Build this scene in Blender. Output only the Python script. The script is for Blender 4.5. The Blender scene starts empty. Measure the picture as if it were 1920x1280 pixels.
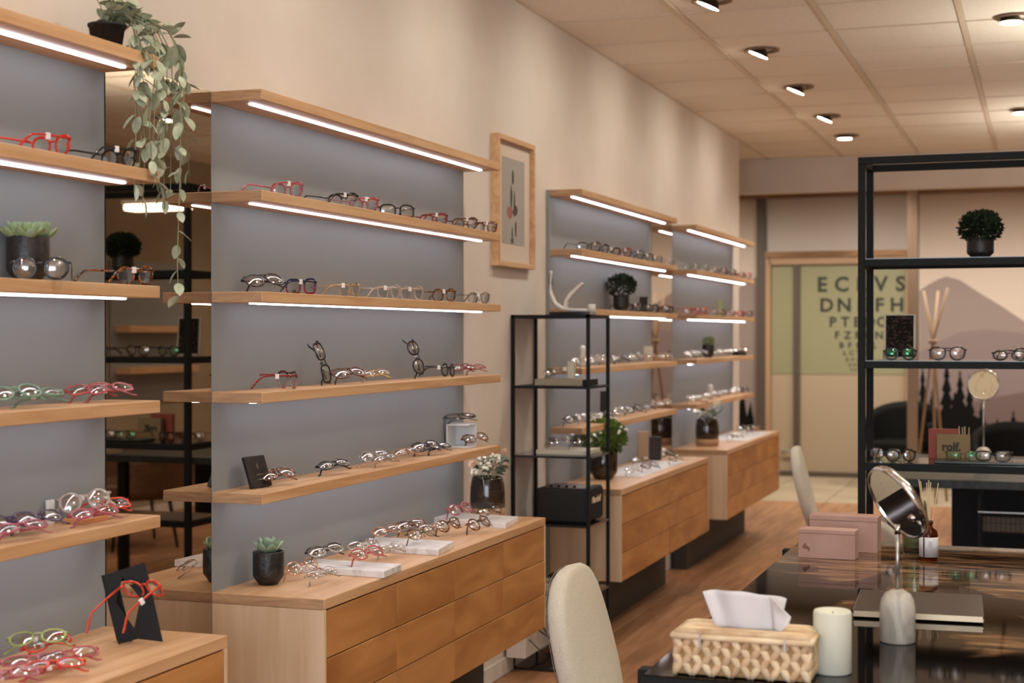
import bpy, bmesh, math, random
from mathutils import Vector, Matrix
from mathutils.geometry import tessellate_polygon
random.seed(7)
PI = math.pi
S = bpy.context.scene
COL = S.collection

# ------------------------------------------------------------------ camera
CAM = Vector((2.16, 0.0, 1.44))
RIGHT = Vector((0.943799, 0.330521, -0.000513))
UP = Vector((-0.001284, 0.005219, 0.999986))
FWD = Vector((-0.330519, 0.943784, -0.00535))
F = 2850.0
cd = bpy.data.cameras.new('camera'); cam = bpy.data.objects.new('camera', cd); COL.objects.link(cam)
cam.matrix_world = Matrix(((RIGHT.x, UP.x, -FWD.x, CAM.x), (RIGHT.y, UP.y, -FWD.y, CAM.y), (RIGHT.z, UP.z, -FWD.z, CAM.z), (0, 0, 0, 1)))
cd.sensor_width = 36; cd.lens = F / 1920 * 36; cd.clip_start = 0.05; cd.clip_end = 60
cd.dof.use_dof = True; cd.dof.focus_distance = 4.35; cd.dof.aperture_fstop = 3.6
S.camera = cam

def ray(px, py): return RIGHT * ((px - 960) / F) - UP * ((py - 640) / F) + FWD
def on_z(px, py, z): d = ray(px, py); return CAM + d * ((z - CAM.z) / d.z)
def on_x(px, X, py=620): d = ray(px, py); return CAM + d * ((X - CAM.x) / d.x)
def on_y(px, py, Y): d = ray(px, py); return CAM + d * ((Y - CAM.y) / d.y)

# ------------------------------------------------------------------ world, exposure
S.view_settings.view_transform = 'Standard'; S.view_settings.look = 'None'
S.view_settings.exposure = 0.76; S.view_settings.gamma = 1.0; S.view_settings.use_curve_mapping = False
W = bpy.data.worlds.new('world'); S.world = W; W.use_nodes = True
W.node_tree.nodes['Background'].inputs[0].default_value = (0.62, 0.72, 0.85, 1)
W.node_tree.nodes['Background'].inputs[1].default_value = 0.6
WARM = (1.0, 0.95, 0.84); COOL = (0.80, 0.87, 1.0)
E_WASH = 13.0; E_DOWN = 38.0; E_WIN = 95.0; E_STRIP = 6.8; E_BACK = 80.0; E_PEND = 5.0; E_UP = 8.5

def light(name, kind, loc, energy, color, to=None, **kw):
    d = bpy.data.lights.new(name, kind); d.energy = energy; d.color = color
    for k, v in kw.items(): setattr(d, k, v)
    o = bpy.data.objects.new(name, d); COL.objects.link(o); o.location = loc
    if to is not None: o.rotation_euler = (Vector(to) - Vector(loc)).to_track_quat('-Z', 'Y').to_euler()
    return o
WASH_Y = [1.58, 2.81, 4.04, 5.27, 6.50, 7.73, 8.96, 10.21]
for y in WASH_Y:
    light('wall_wash_light', 'SPOT', (0.80, y, 2.83), E_WASH, WARM, (0.0, y, 1.75), spot_size=math.radians(135), spot_blend=1.0, shadow_soft_size=0.05)
DOWN = [(2.03, 1.7), (2.03, 4.2), (2.03, 7.3), (2.03, 10.33), (3.4, 2.8), (3.4, 5.5), (3.4, 8.8), (3.4, 11.2), (0.9, 11.3)]
for x, y in DOWN:
    light('ceiling_down_light', 'SPOT', (x, y, 2.83), E_DOWN, WARM, (x, y, 0), spot_size=math.radians(140), spot_blend=0.9, shadow_soft_size=0.06)
for x in (-0.9, 0.5, 1.9, 3.3):
    light('back_room_light', 'SPOT', (x, 13.7, 2.83), E_BACK, WARM, (x, 14.5, 0), spot_size=math.radians(150), spot_blend=0.9, shadow_soft_size=0.08)
PEND = [(2.52, 7.35), (2.52, 4.1), (2.52, 1.2), (2.52, 10.6)]  # first pendant shows in the mirror; the others are added to brighten the ceiling
for x, y in PEND:
    light('ceiling_fill_uplight', 'AREA', (x + .02, y, 2.20), E_UP, WARM, (x + .05, y, 3), shape='RECTANGLE', size=0.5, size_y=0.12)  # fill light added above each housing to lift the ceiling
light('daylight', 'AREA', (2.3, -2.9, 1.6), E_WIN, (0.80, 0.88, 1.0), (2.0, 4, 1.2), shape='RECTANGLE', size=3.8, size_y=2.2)

# ------------------------------------------------------------------ materials
def lin(h):
    h = h.lstrip('#'); r = []
    for i in (0, 2, 4):
        c = int(h[i:i + 2], 16) / 255; r.append(c / 12.92 if c <= 0.04045 else ((c + 0.055) / 1.055) ** 2.4)
    return (*r, 1)
MATS = {}
def mat(name, color='#808080', rough=0.5, metal=0.0, spec=0.5, trans=0.0, emit=None, es=0.0, coat=0.0, alpha=1.0, ior=1.45):
    if name in MATS: return MATS[name]
    m = bpy.data.materials.new(name); m.use_nodes = True; b = m.node_tree.nodes['Principled BSDF']
    b.inputs['Base Color'].default_value = lin(color); b.inputs['Roughness'].default_value = rough
    b.inputs['Metallic'].default_value = metal; b.inputs['Specular IOR Level'].default_value = spec
    b.inputs['Transmission Weight'].default_value = trans; b.inputs['Coat Weight'].default_value = coat
    b.inputs['Alpha'].default_value = alpha; b.inputs['IOR'].default_value = ior
    if emit: b.inputs['Emission Color'].default_value = lin(emit); b.inputs['Emission Strength'].default_value = es
    m.diffuse_color = lin(color); MATS[name] = m; return m
def nodes(m): return m.node_tree.nodes, m.node_tree.links, m.node_tree.nodes['Principled BSDF']
def ramp(nt, stops):
    r = nt.new('ShaderNodeValToRGB'); e = r.color_ramp.elements
    while len(e) < len(stops): e.new(0.5)
    for el, (p, c) in zip(e, stops): el.position = p; el.color = lin(c)
    return r
def noisy(name, c1, c2, scale=(1, 1, 1), nscale=5, rough=0.5, bump=0.0, detail=4, lo=0.35, hi=0.65, metal=0.0, rand=0.0, dist=0.0, spec=0.5, coat=0.0, bscale=None):
    m = mat(name, c1, rough, metal, spec, coat=coat); nt, ln, b = nodes(m)
    tc = nt.new('ShaderNodeTexCoord'); mp = nt.new('ShaderNodeMapping'); mp.inputs['Scale'].default_value = scale
    ln.new(tc.outputs['Object'], mp.inputs['Vector'])
    oi = nt.new('ShaderNodeObjectInfo'); cx = nt.new('ShaderNodeCombineXYZ'); mu = nt.new('ShaderNodeMath'); mu.operation = 'MULTIPLY'; mu.inputs[1].default_value = 37.0
    ln.new(oi.outputs['Random'], mu.inputs[0])
    for i in range(3): ln.new(mu.outputs[0], cx.inputs[i])
    ln.new(cx.outputs[0], mp.inputs['Location'])
    n = nt.new('ShaderNodeTexNoise'); n.inputs['Scale'].default_value = nscale; n.inputs['Detail'].default_value = detail; n.inputs['Distortion'].default_value = dist
    ln.new(mp.outputs[0], n.inputs['Vector'])
    r = ramp(nt, [(lo, c1), (hi, c2)]); ln.new(n.outputs['Fac'], r.inputs['Fac'])
    out = r.outputs[0]
    if rand:
        hs = nt.new('ShaderNodeHueSaturation'); ma = nt.new('ShaderNodeMapRange'); ma.inputs['To Min'].default_value = 1 - rand; ma.inputs['To Max'].default_value = 1 + rand
        ln.new(oi.outputs['Random'], ma.inputs['Value']); ln.new(ma.outputs[0], hs.inputs['Value']); ln.new(out, hs.inputs['Color']); out = hs.outputs[0]
    ln.new(out, b.inputs['Base Color'])
    if bump:
        bp = nt.new('ShaderNodeBump'); bp.inputs['Strength'].default_value = bump; bp.inputs['Distance'].default_value = 0.004
        if bscale:
            n2 = nt.new('ShaderNodeTexNoise'); n2.inputs['Scale'].default_value = bscale; ln.new(tc.outputs['Object'], n2.inputs['Vector']); ln.new(n2.outputs['Fac'], bp.inputs['Height'])
        else: ln.new(n.outputs['Fac'], bp.inputs['Height'])
        ln.new(bp.outputs[0], b.inputs['Normal'])
    return m
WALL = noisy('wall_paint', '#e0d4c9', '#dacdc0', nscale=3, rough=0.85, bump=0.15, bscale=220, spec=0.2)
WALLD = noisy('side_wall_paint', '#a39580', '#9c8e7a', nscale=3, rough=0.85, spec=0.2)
HEAD = noisy('header_paint', '#ded4c9', '#d8cdc2', nscale=3, rough=0.85, spec=0.2)
WHITE = mat('white_trim', '#ddd3c8', 0.5)
TILE = noisy('mineral_fibre_tile', '#f0e6d8', '#eae0d1', nscale=60, rough=0.95, bump=0.3, rand=0.02, spec=0.1)
GRID = mat('ceiling_grid_metal', '#d9c8b3', 0.55)
PLANK = noisy('floor_plank_wood', '#956a4a', '#b5835f', (9, 0.9, 9), 2.2, rough=0.42, bump=0.08, detail=6, rand=0.08, dist=0.6)
PTILE = noisy('pale_floor_tile', '#b7a58c', '#ab987f', nscale=3, rough=0.4, rand=0.03)
OAK = noisy('oak_slab', '#c4966a', '#d8b086', (14, 0.8, 14), 1.6, rough=0.42, bump=0.05, detail=6, rand=0.04, dist=1.2)
OAKD = noisy('oak_drawer', '#9c6431', '#c68e54', (2.2, 0.9, 3.5), 2.4, rough=0.4, bump=0.04, detail=5, rand=0.06, dist=1.0, lo=0.3, hi=0.7)
OAKV = noisy('oak_side', '#cbab8a', '#dabf9f', (14, 14, 0.8), 1.6, rough=0.5, bump=0.04, detail=5, rand=0.03, dist=0.6)
OAKE = noisy('oak_end_grain', '#a5805f', '#bd9772', (3, 30, 30), 1.5, rough=0.6, bump=0.1, detail=4, rand=0.05, dist=2.5)
GAP = mat('shadow_gap_brown', '#2b1a0e', 0.8)
PANEL = noisy('blue_grey_back_panel', '#8f9394', '#8b8f90', nscale=1.5, rough=0.5, spec=0.35)
PEDGE = mat('panel_edge', '#8f9088', 0.5)
PLINTH = mat('dark_grey_plinth', '#383734', 0.6)  # grey plinth, its colour darkened to stand for shade beneath the cabinets
MIRROR = mat('mirror_silver', '#b9ada0', 0.015, 1.0)
MEDGE = mat('mirror_edge', '#1c1d1c', 0.3)
BLACK = mat('black_powder_coat', '#0d0f10', 0.5, spec=0.3)
BLACKR = noisy('black_tube_dusty', '#0c1010', '#101616', nscale=30, rough=0.55, spec=0.25)
DARKSH = mat('dark_gloss_shelf', '#1d2023', 0.12, coat=0.5)
STRIP = mat('led_diffuser', '#ffffff', 0.4, emit='#f1f1ff', es=E_STRIP)
LAMPE = mat('lamp_face', '#ffffff', 0.4, emit='#fff0dc', es=14.0)
PENDE = mat('pendant_diffuser', '#ffffff', 0.4, emit='#fff1d8', es=E_PEND)
BRONZE = noisy('brushed_bronze', '#8f6b4c', '#6f5037', (1, 1, 20), 6, rough=0.35, metal=0.8)
DOORW = mat('door_frame_beige', '#a98567', 0.55)
DOORP = mat('partition_post_beige', '#8a715c', 0.55)
DARKF = mat('dark_brown_frame', '#54463c', 0.5)
FROSTU = mat('frosted_film_green', '#8f8a6a', 0.35)
FROSTL = mat('frosted_film_beige', '#a8937a', 0.45)
FROSTT = mat('frosted_transom', '#bfb0a5', 0.5)
INK = mat('chart_ink', '#2e2c22', 0.6)
M_SKY = mat('mural_sky', '#cbb7a8', 0.6); M_MT1 = mat('mural_mountain', '#917e77', 0.7); M_MT2 = mat('mural_haze', '#84716f', 0.7)
M_MT3 = mat('mural_low_hill', '#6d5856', 0.6); M_TREE = mat('mural_conifer', '#141313', 0.9, spec=0.1)
MARBLE = noisy('white_marble', '#e6e2e0', '#a8a5a4', (1, 1, 1), 9, rough=0.3, detail=8, lo=0.52, hi=0.8, dist=2.5)
MARBG = noisy('grey_cream_marble', '#c9c1b3', '#8f877b', (1, 1, 0.3), 18, rough=0.45, detail=7, lo=0.45, hi=0.75, dist=1.5)
CERAM = noisy('dark_hammered_ceramic', '#1d1a19', '#2e2a28', nscale=60, rough=0.38, bump=0.7)
CERAMG = noisy('brown_black_glaze', '#14100d', '#3a2719', (1, 1, 3), 14, rough=0.12, detail=5, dist=1.5, coat=0.6)
CLAY = noisy('bare_clay', '#b08a66', '#a37c58', (1, 1, 25), 3, rough=0.8)
POTBLK = mat('black_plastic_pot', '#0e0e0e', 0.6)
SOIL = noisy('soil', '#241a12', '#3a2b1e', nscale=60, rough=0.95, bump=0.6)
SUCC = noisy('succulent_leaf', '#6f8c78', '#9bab8c', (1, 1, 1), 22, rough=0.5, rand=0.1)
SUCC2 = noisy('succulent_leaf_warm', '#87965e', '#8fa58a', (1, 1, 1), 18, rough=0.5, rand=0.12)
TRAIL = noisy('trailing_leaf', '#949c80', '#b9bda4', nscale=30, rough=0.55, rand=0.16)
STEM = mat('plant_stem', '#8d8f6c', 0.6)
BUSH = noisy('dark_fine_foliage', '#16200f', '#2a3a1e', nscale=40, rough=0.7)
BUSHG = noisy('bright_green_foliage', '#56702e', '#7d9444', nscale=40, rough=0.7)
EUCA = noisy('eucalyptus_leaf', '#56685c', '#74836f', nscale=20, rough=0.6, rand=0.1)
PETAL = noisy('pale_pink_petal', '#d9ab93', '#e6cbb6', nscale=60, rough=0.7, rand=0.06)
BERRY = mat('cream_berries', '#e3ddc8', 0.6)
BLOOMW = mat('white_blossom', '#ddd9cf', 0.6)
CREAM = noisy('cream_upholstery', '#cdc4b4', '#c3baa9', nscale=180, rough=0.9, bump=0.25)
SEAM = mat('seam_thread', '#6b6156', 0.8)
PAPER = mat('white_tissue', '#dcd9da', 0.9)
TAG = mat('white_price_tag', '#e8e4e4', 0.5)
WEAVE = noisy('water_hyacinth_weave', '#b5906a', '#dcc4a2', nscale=14, rough=0.75, bump=0.3, rand=0.14)
WEAVEL = noisy('water_hyacinth_light', '#cdb08a', '#e6d3b4', nscale=14, rough=0.75, bump=0.3, rand=0.1)
WAX = mat('cream_wax', '#d3d2c2', 0.55); WAXG = mat('green_wax', '#c9d3b8', 0.5)
PINKB = noisy('dusty_pink_card', '#b28d80', '#bd9c90', nscale=8, rough=0.7, detail=6)
PINKS = mat('pink_stain', '#8c5d52', 0.7)
CORAL = mat('coral_card', '#97493a', 0.6); KRAFT = mat('kraft_card', '#8f7a58', 0.8); KRAFTL = mat('kraft_pale', '#b9a884', 0.8)
LAPT = mat('laptop_grey', '#544a42', 0.32, 0.6); LAPE = mat('laptop_champagne', '#c9b394', 0.35, 0.5)
CHROME = mat('chrome', '#d8d2cc', 0.08, 1.0); ROSE = mat('rose_metal', '#dad6d0', 0.15, 1.0); STEELB = mat('brushed_steel', '#bfbdb8', 0.3, 0.9)
AMBER = mat('amber_glass', '#8a3c08', 0.05, trans=0.85, ior=1.3); LABEL = mat('paper_label', '#c9c8cc', 0.6); LABELP = mat('label_purple_band', '#39222f', 0.6)
REED = mat('rattan_reed', '#d8c29c', 0.7); STICK = mat('pale_wood_stick', '#9a7c5e', 0.6)
CARD = mat('matte_black_card', '#0d0d0d', 0.75); BOOKB = noisy('black_grain_cover', '#141011', '#2d2324', (1, 3, 1), 25, rough=0.4, dist=4); FOIL = mat('foil_print', '#6b5f4d', 0.4)
SPK = noisy('speaker_vinyl', '#0c0c0c', '#151515', nscale=200, rough=0.6, bump=0.4); SPKL = mat('speaker_logo', '#e0cda8', 0.4)
BEIGE = mat('beige_box', '#9c8f78', 0.6); CREAMB = mat('cream_board', '#c9c0ad', 0.5)
ACRYL = mat('frosted_acrylic', '#d9dcdd', 0.4); SCULP = mat('white_gloss_band', '#d9d2ca', 0.35)
LEATH = noisy('brown_leather', '#5f4229', '#6f4e31', nscale=30, rough=0.5); SHELL = mat('black_shell', '#0b0a09', 0.7, spec=0.2); CUSH = mat('cushion_tan', '#8a6b48', 0.8)
KEYB = mat('keyboard_white', '#cfc5b3', 0.5); SCREEN = mat('monitor_face', '#101418', 0.3, emit='#6fb2cc', es=0.9)
STONE = noisy('dark_stone_print', '#15110f', '#6a5346', (1, 1, 1), 22, rough=0.7, detail=7, lo=0.5, hi=0.85, dist=4, spec=0.15)
MREFL = noisy('painted_cream_reflection', '#dccaa8', '#b37a3c', (3, 1, 1), 9, rough=0.3, detail=4, lo=0.55, hi=0.75, dist=1.0)  # cream and brown reflection of the far table mirror, painted into its face
GRANITE = noisy('dark_granite', '#1f2422', '#343a38', nscale=40, rough=0.35)
DARKGR = mat('dark_green_tray', '#2b322c', 0.25)
PRINT = mat('print_grey', '#a9a199', 0.8); MATB = mat('print_mount', '#d6c6b4', 0.8); PINK1 = mat('print_dusty_red', '#a3655c', 0.8); PDARK = mat('print_dark', '#4e4844', 0.8)
# glazing: clear sheet, mostly see-through with a sharp reflection
def glass_mat(name, tint, fac, rough=0.03, glow=None):
    m = bpy.data.materials.new(name); m.use_nodes = True; nt = m.node_tree.nodes; ln = m.node_tree.links
    nt.remove(nt['Principled BSDF']); t = nt.new('ShaderNodeBsdfTransparent'); t.inputs[0].default_value = lin(tint)
    g = nt.new('ShaderNodeBsdfGlossy'); g.inputs['Roughness'].default_value = rough
    if glow: g.inputs['Color'].default_value = lin(glow)
    lw = nt.new('ShaderNodeLayerWeight'); lw.inputs['Blend'].default_value = 0.35
    mr = nt.new('ShaderNodeMapRange'); mr.inputs['To Min'].default_value = fac; mr.inputs['To Max'].default_value = min(1, fac + 0.5)
    ln.new(lw.outputs['Fresnel'], mr.inputs['Value']); mx = nt.new('ShaderNodeMixShader')
    ln.new(mr.outputs[0], mx.inputs[0]); ln.new(t.outputs[0], mx.inputs[1]); ln.new(g.outputs[0], mx.inputs[2])
    ln.new(mx.outputs[0], nt['Material Output'].inputs[0]); m.diffuse_color = lin(tint); return m
LENS = glass_mat('spectacle_lens', '#f1eeec', 0.26); LENSD = glass_mat('tinted_lens', '#8a8076', 0.2); LENSG = glass_mat('green_coated_lens', '#e8f2ea', 0.16, glow='#7fe0b0')
PANE = glass_mat('window_glass', '#eef2f2', 0.06); JAR = glass_mat('jar_glass', '#e8efe2', 0.06)
def tabletop_mat():
    m = mat('tabletop_resin_wood', '#1a1410', 0.045, coat=0.0, spec=0.28); nt, ln, b = nodes(m); b.inputs['Coat Roughness'].default_value = 0.02
    tc = nt.new('ShaderNodeTexCoord'); mp = nt.new('ShaderNodeMapping'); mp.inputs['Scale'].default_value = (1.4, 9, 1); ln.new(tc.outputs['Object'], mp.inputs[0])
    n = nt.new('ShaderNodeTexNoise'); n.inputs['Scale'].default_value = 3; n.inputs['Detail'].default_value = 8; n.inputs['Distortion'].default_value = 1.2; ln.new(mp.outputs[0], n.inputs['Vector'])
    n2 = nt.new('ShaderNodeTexNoise'); n2.inputs['Scale'].default_value = 1.6; n2.inputs['Detail'].default_value = 6; n2.inputs['Distortion'].default_value = 1.5; ln.new(tc.outputs['Object'], n2.inputs['Vector'])
    r1 = ramp(nt, [(0.38, '#120d0a'), (0.52, '#6a4c33'), (0.68, '#a07a56')]); ln.new(n.outputs['Fac'], r1.inputs[0])
    r2 = ramp(nt, [(0.46, '#000000'), (0.50, '#ffffff')]); sx = nt.new('ShaderNodeSeparateXYZ'); ln.new(tc.outputs['Object'], sx.inputs[0])
    m1 = nt.new('ShaderNodeMath'); m1.operation = 'MULTIPLY_ADD'; m1.inputs[1].default_value = .35; m1.inputs[2].default_value = -.43; ln.new(sx.outputs[0], m1.inputs[0])
    m2 = nt.new('ShaderNodeMath'); m2.operation = 'MULTIPLY_ADD'; m2.inputs[1].default_value = .22; ln.new(sx.outputs[1], m2.inputs[0]); ln.new(m1.outputs[0], m2.inputs[2])
    m3 = nt.new('ShaderNodeMath'); m3.operation = 'ADD'; ln.new(m2.outputs[0], m3.inputs[0]); ln.new(n2.outputs['Fac'], m3.inputs[1]); ln.new(m3.outputs[0], r2.inputs[0])
    mx = nt.new('ShaderNodeMix'); mx.data_type = 'RGBA'; ln.new(r2.outputs[0], mx.inputs[0]); mx.inputs[6].default_value = lin('#0d0a08'); ln.new(r1.outputs[0], mx.inputs[7])
    ln.new(mx.outputs[2], b.inputs['Base Color'])
    bp = nt.new('ShaderNodeBump'); bp.inputs['Strength'].default_value = 0.02; ln.new(n.outputs['Fac'], bp.inputs['Height']); ln.new(bp.outputs[0], b.inputs['Normal'])
    return m
TABLE = tabletop_mat()

# ------------------------------------------------------------------ mesh helpers
def obj(name, bm, m, parent=None, smooth=False, loc=None):
    me = bpy.data.meshes.new(name); bmesh.ops.recalc_face_normals(bm, faces=bm.faces); bm.to_mesh(me); bm.free(); me.materials.append(m)
    if smooth:
        for p in me.polygons: p.use_smooth = True
    o = bpy.data.objects.new(name, me); COL.objects.link(o); o.parent = parent
    if loc is not None: o.location = loc
    return o
def thing(name, label, cat, loc=(0, 0, 0), rz=0.0, group=None):
    o = bpy.data.objects.new(name, None); COL.objects.link(o); o.empty_display_size = 0.05
    o.location = loc; o.rotation_euler = (0, 0, rz); o['label'] = label; o['category'] = cat
    if group: o['group'] = group
    return o
def tag(o, label, cat, group=None):
    o['label'] = label; o['category'] = cat
    if group: o['group'] = group
    return o
def struct(o): o['kind'] = 'structure'; return o
def copy(o, parent, loc=None, rot=None, name=None):
    c = o.copy(); COL.objects.link(c); c.parent = parent
    if loc is not None: c.location = loc
    if rot is not None: c.rotation_euler = rot
    return c
def box(bm, x0, x1, y0, y1, z0, z1, bev=0.0, seg=2):
    vs = [bm.verts.new((x, y, z)) for x in (x0, x1) for y in (y0, y1) for z in (z0, z1)]
    fs = [bm.faces.new([vs[i] for i in f]) for f in ((0, 1, 3, 2), (4, 6, 7, 5), (0, 4, 5, 1), (2, 3, 7, 6), (0, 2, 6, 4), (1, 5, 7, 3))]
    if bev:
        es = {e for f in fs for e in f.edges}
        bmesh.ops.bevel(bm, geom=list(es), offset=bev, segments=seg, affect='EDGES', profile=0.5)
    return bm
def B(*a, **k): return box(bmesh.new(), *a, **k)
def tube(bm, pts, r, n=8, cap=True, flat=None):
    pts = [Vector(p) for p in pts]; rings = []
    rs = r if isinstance(r, (list, tuple)) else [r] * len(pts)
    prev = None
    for i, p in enumerate(pts):
        t = (pts[min(i + 1, len(pts) - 1)] - pts[max(i - 1, 0)]).normalized()
        if prev is None: a = t.cross(Vector((0, 0, 1))); a = a if a.length > 1e-4 else t.cross(Vector((1, 0, 0)))
        else: a = prev - t * prev.dot(t)
        a.normalize(); prev = a; b = t.cross(a)
        fa, fb = (flat if flat else (1, 1))
        rings.append([bm.verts.new(p + a * (rs[i] * fa * math.cos(2 * PI * k / n)) + b * (rs[i] * fb * math.sin(2 * PI * k / n))) for k in range(n)])
    for u, v in zip(rings, rings[1:]):
        for k in range(n): bm.faces.new((u[k], u[(k + 1) % n], v[(k + 1) % n], v[k]))
    if cap: bm.faces.new(rings[0][::-1]); bm.faces.new(rings[-1])
    return bm
def T(pts, r, n=8, **k): return tube(bmesh.new(), pts, r, n, **k)
def lathe(prof, n=28, bm=None, c=(0, 0)):
    bm = bm or bmesh.new(); rings = []
    for r, z in prof:
        if r < 1e-5: rings.append([bm.verts.new((c[0], c[1], z))])
        else: rings.append([bm.verts.new((c[0] + r * math.cos(2 * PI * k / n), c[1] + r * math.sin(2 * PI * k / n), z)) for k in range(n)])
    for u, v in zip(rings, rings[1:]):
        for k in range(n):
            a, b = u[k % len(u)], u[(k + 1) % len(u)]; c_, d = v[(k + 1) % len(v)], v[k % len(v)]
            q = []
            for w in (a, b, c_, d):
                if w not in q: q.append(w)
            if len(q) > 2: bm.faces.new(q)
    return bm
def prism(pts, d0, d1, axis='x', bm=None):
    bm = bm or bmesh.new()
    def P(u, v, d): return {'x': (d, u, v), 'y': (u, d, v), 'z': (u, v, d)}[axis]
    a = [bm.verts.new(P(u, v, d0)) for u, v in pts]; b = [bm.verts.new(P(u, v, d1)) for u, v in pts]
    n = len(pts); bm.faces.new(a); bm.faces.new(b[::-1])
    for i in range(n): bm.faces.new((a[i], b[i], b[(i + 1) % n], a[(i + 1) % n]))
    return bm
def text_mesh(name, s, size, m, parent, mw, extrude=0.0006, bold=0.0, align='CENTER', space=1.0, shear=0.0):
    cu = bpy.data.curves.new(name, 'FONT'); cu.body = s; cu.size = size; cu.extrude = extrude; cu.offset = bold; cu.align_x = align; cu.space_character = space; cu.shear = shear
    cu.resolution_u = 3
    o = bpy.data.objects.new(name, cu); COL.objects.link(o)
    me = bpy.data.meshes.new_from_object(o.evaluated_get(bpy.context.evaluated_depsgraph_get())); bpy.data.objects.remove(o)
    me.materials.clear(); me.materials.append(m); t = bpy.data.objects.new(name, me); COL.objects.link(t); t.parent = parent; t.matrix_local = mw
    return t
def frame_mat(origin, xdir, zdir):
    x = Vector(xdir).normalized(); z = Vector(zdir); z = (z - x * z.dot(x)).normalized(); y = z.cross(x)
    return Matrix(((x.x, y.x, z.x, origin[0]), (x.y, y.y, z.y, origin[1]), (x.z, y.z, z.z, origin[2]), (0, 0, 0, 1)))
ORD = ['first', 'second', 'third', 'fourth', 'fifth', 'sixth', 'seventh', 'eighth', 'ninth', 'tenth', 'eleventh', 'twelfth', 'thirteenth', 'fourteenth']

# ------------------------------------------------------------------ the room
H = 2.88; XR = 4.6; YF = -3.0; YE = 11.32; YH = 12.6; YG = 15.4; XL = -2.0
struct(obj('wall_left', B(-0.15, 0, YF, YE, 0, H + 0.3), WALL))
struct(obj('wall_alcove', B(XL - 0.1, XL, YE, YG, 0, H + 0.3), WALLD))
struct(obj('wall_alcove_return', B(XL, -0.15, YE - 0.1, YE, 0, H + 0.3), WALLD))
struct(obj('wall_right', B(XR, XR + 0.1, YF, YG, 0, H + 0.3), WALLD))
bmf = bmesh.new(); box(bmf, 0, 0.35, YF - 0.1, YF, 0, H + 0.3); box(bmf, 4.25, XR, YF - 0.1, YF, 0, H + 0.3); box(bmf, 0.35, 4.25, YF - 0.1, YF, 0, 0.4); box(bmf, 0.35, 4.25, YF - 0.1, YF, 2.7, H + 0.3)
struct(obj('wall_front', bmf, WALLD))
w1 = struct(obj('window_1', B(0.35, 4.25, YF - 0.06, YF - 0.05, 0.4, 2.7), PANE))
for x in (0.35, 1.65, 2.95, 4.2): obj('window_frame', B(x, x + 0.05, YF - 0.09, YF - 0.02, 0.4, 2.7), BLACK, w1)
bmh = B(XL, XR, YH, YH + 0.12, 2.60, H + 0.3)
struct(obj('wall_header', bmh, HEAD))
struct(obj('wall_back', B(XL - 0.1, XR + 0.1, YG + 0.05, YG + 0.12, 0, H + 0.3), DARKF))
# floor: planks in front, pale tiles behind
fl = struct(obj('floor', B(XL - 0.1, XR + 0.1, YF - 0.1, YG + 0.1, -0.06, -0.012), GAP))
pl = {}
YP = 13.08
for i in range(23):
    x0 = i * 0.2; off = (i * 0.83) % 2.0; y = YF - off
    while y < YP:
        a, b = max(y, YF), min(y + 2.0, YP); y += 2.0
        if b - a < 0.05: continue
        key = round(b - a, 2)
        if key not in pl:
            o = obj('floor_plank', B(0.0012, 0.1988, 0.0012, key - 0.0012, -0.013, 0, bev=0.0015, seg=1), PLANK, fl); pl[key] = o
            o.location = (x0, a, 0)
        else: copy(pl[key], fl, (x0, a, 0))
pt = None
for i in range(11):
    for j in range(4):
        loc = (XL + i * 0.6, YP + j * 0.6, 0)
        if pt is None: pt = obj('floor_tile', B(0.003, 0.597, 0.003, 0.597, -0.013, 0.001, bev=0.002, seg=1), PTILE, fl, loc=loc)
        else: copy(pt, fl, loc)
for j in range(3):  # planks left of the wall end
    copy(pl[2.0], fl, (-0.2 - 0.2 * j, 11.08, 0))
# ceiling: grid and tiles
ce = struct(obj('ceiling', B(XL - 0.1, XR + 0.1, YF - 0.1, YG + 0.1, H + 0.03, H + 0.1), GAP))
T0 = obj('ceiling_tile', B(0.013, 0.587, 0.009, 0.591, H + 0.004, H + 0.022, bev=0.003, seg=1), TILE, ce)
first = True
holes = {}
for i in range(-4, 8):
    for j in range(-5, 26):
        x0, y0 = i * 0.6, 0.14 + j * 0.6
        if y0 + 0.3 < -3 or (i < 0 and y0 < YE - 0.5) or y0 > YG: continue
        if first: T0.location = (x0, y0, 0); first = False
        else: copy(T0, ce, (x0, y0, 0))
for i in range(0, 8):
    obj('ceiling_grid_runner', B(i * 0.6 - 0.012, i * 0.6 + 0.012, YF, YH, H - 0.003, H + 0.02), GRID, ce)
bmg = bmesh.new()
for j in range(-5, 21):
    y = 0.14 + j * 0.6; box(bmg, 0, XR, y - 0.006, y + 0.006, H, H + 0.02)
g = obj('ceiling_grid_cross_bar', bmg, GRID, ce); g['kind'] = 'stuff'
obj('ceiling_edge_trim', B(0, 0.02, YF, YE, H - 0.004, H + 0.004), GRID, ce)
# baseboards
bb = struct(obj('baseboard_left', B(0, 0.014, 5.56, 6.62, 0, 0.07, bev=0.002, seg=1), WHITE))
struct(obj('baseboard_far_left', B(0, 0.014, 11.0, YE, 0, 0.07, bev=0.002, seg=1), WHITE))
struct(obj('baseboard_right', B(XR - 0.014, XR, YF, YG, 0, 0.07), WHITE))

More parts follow.
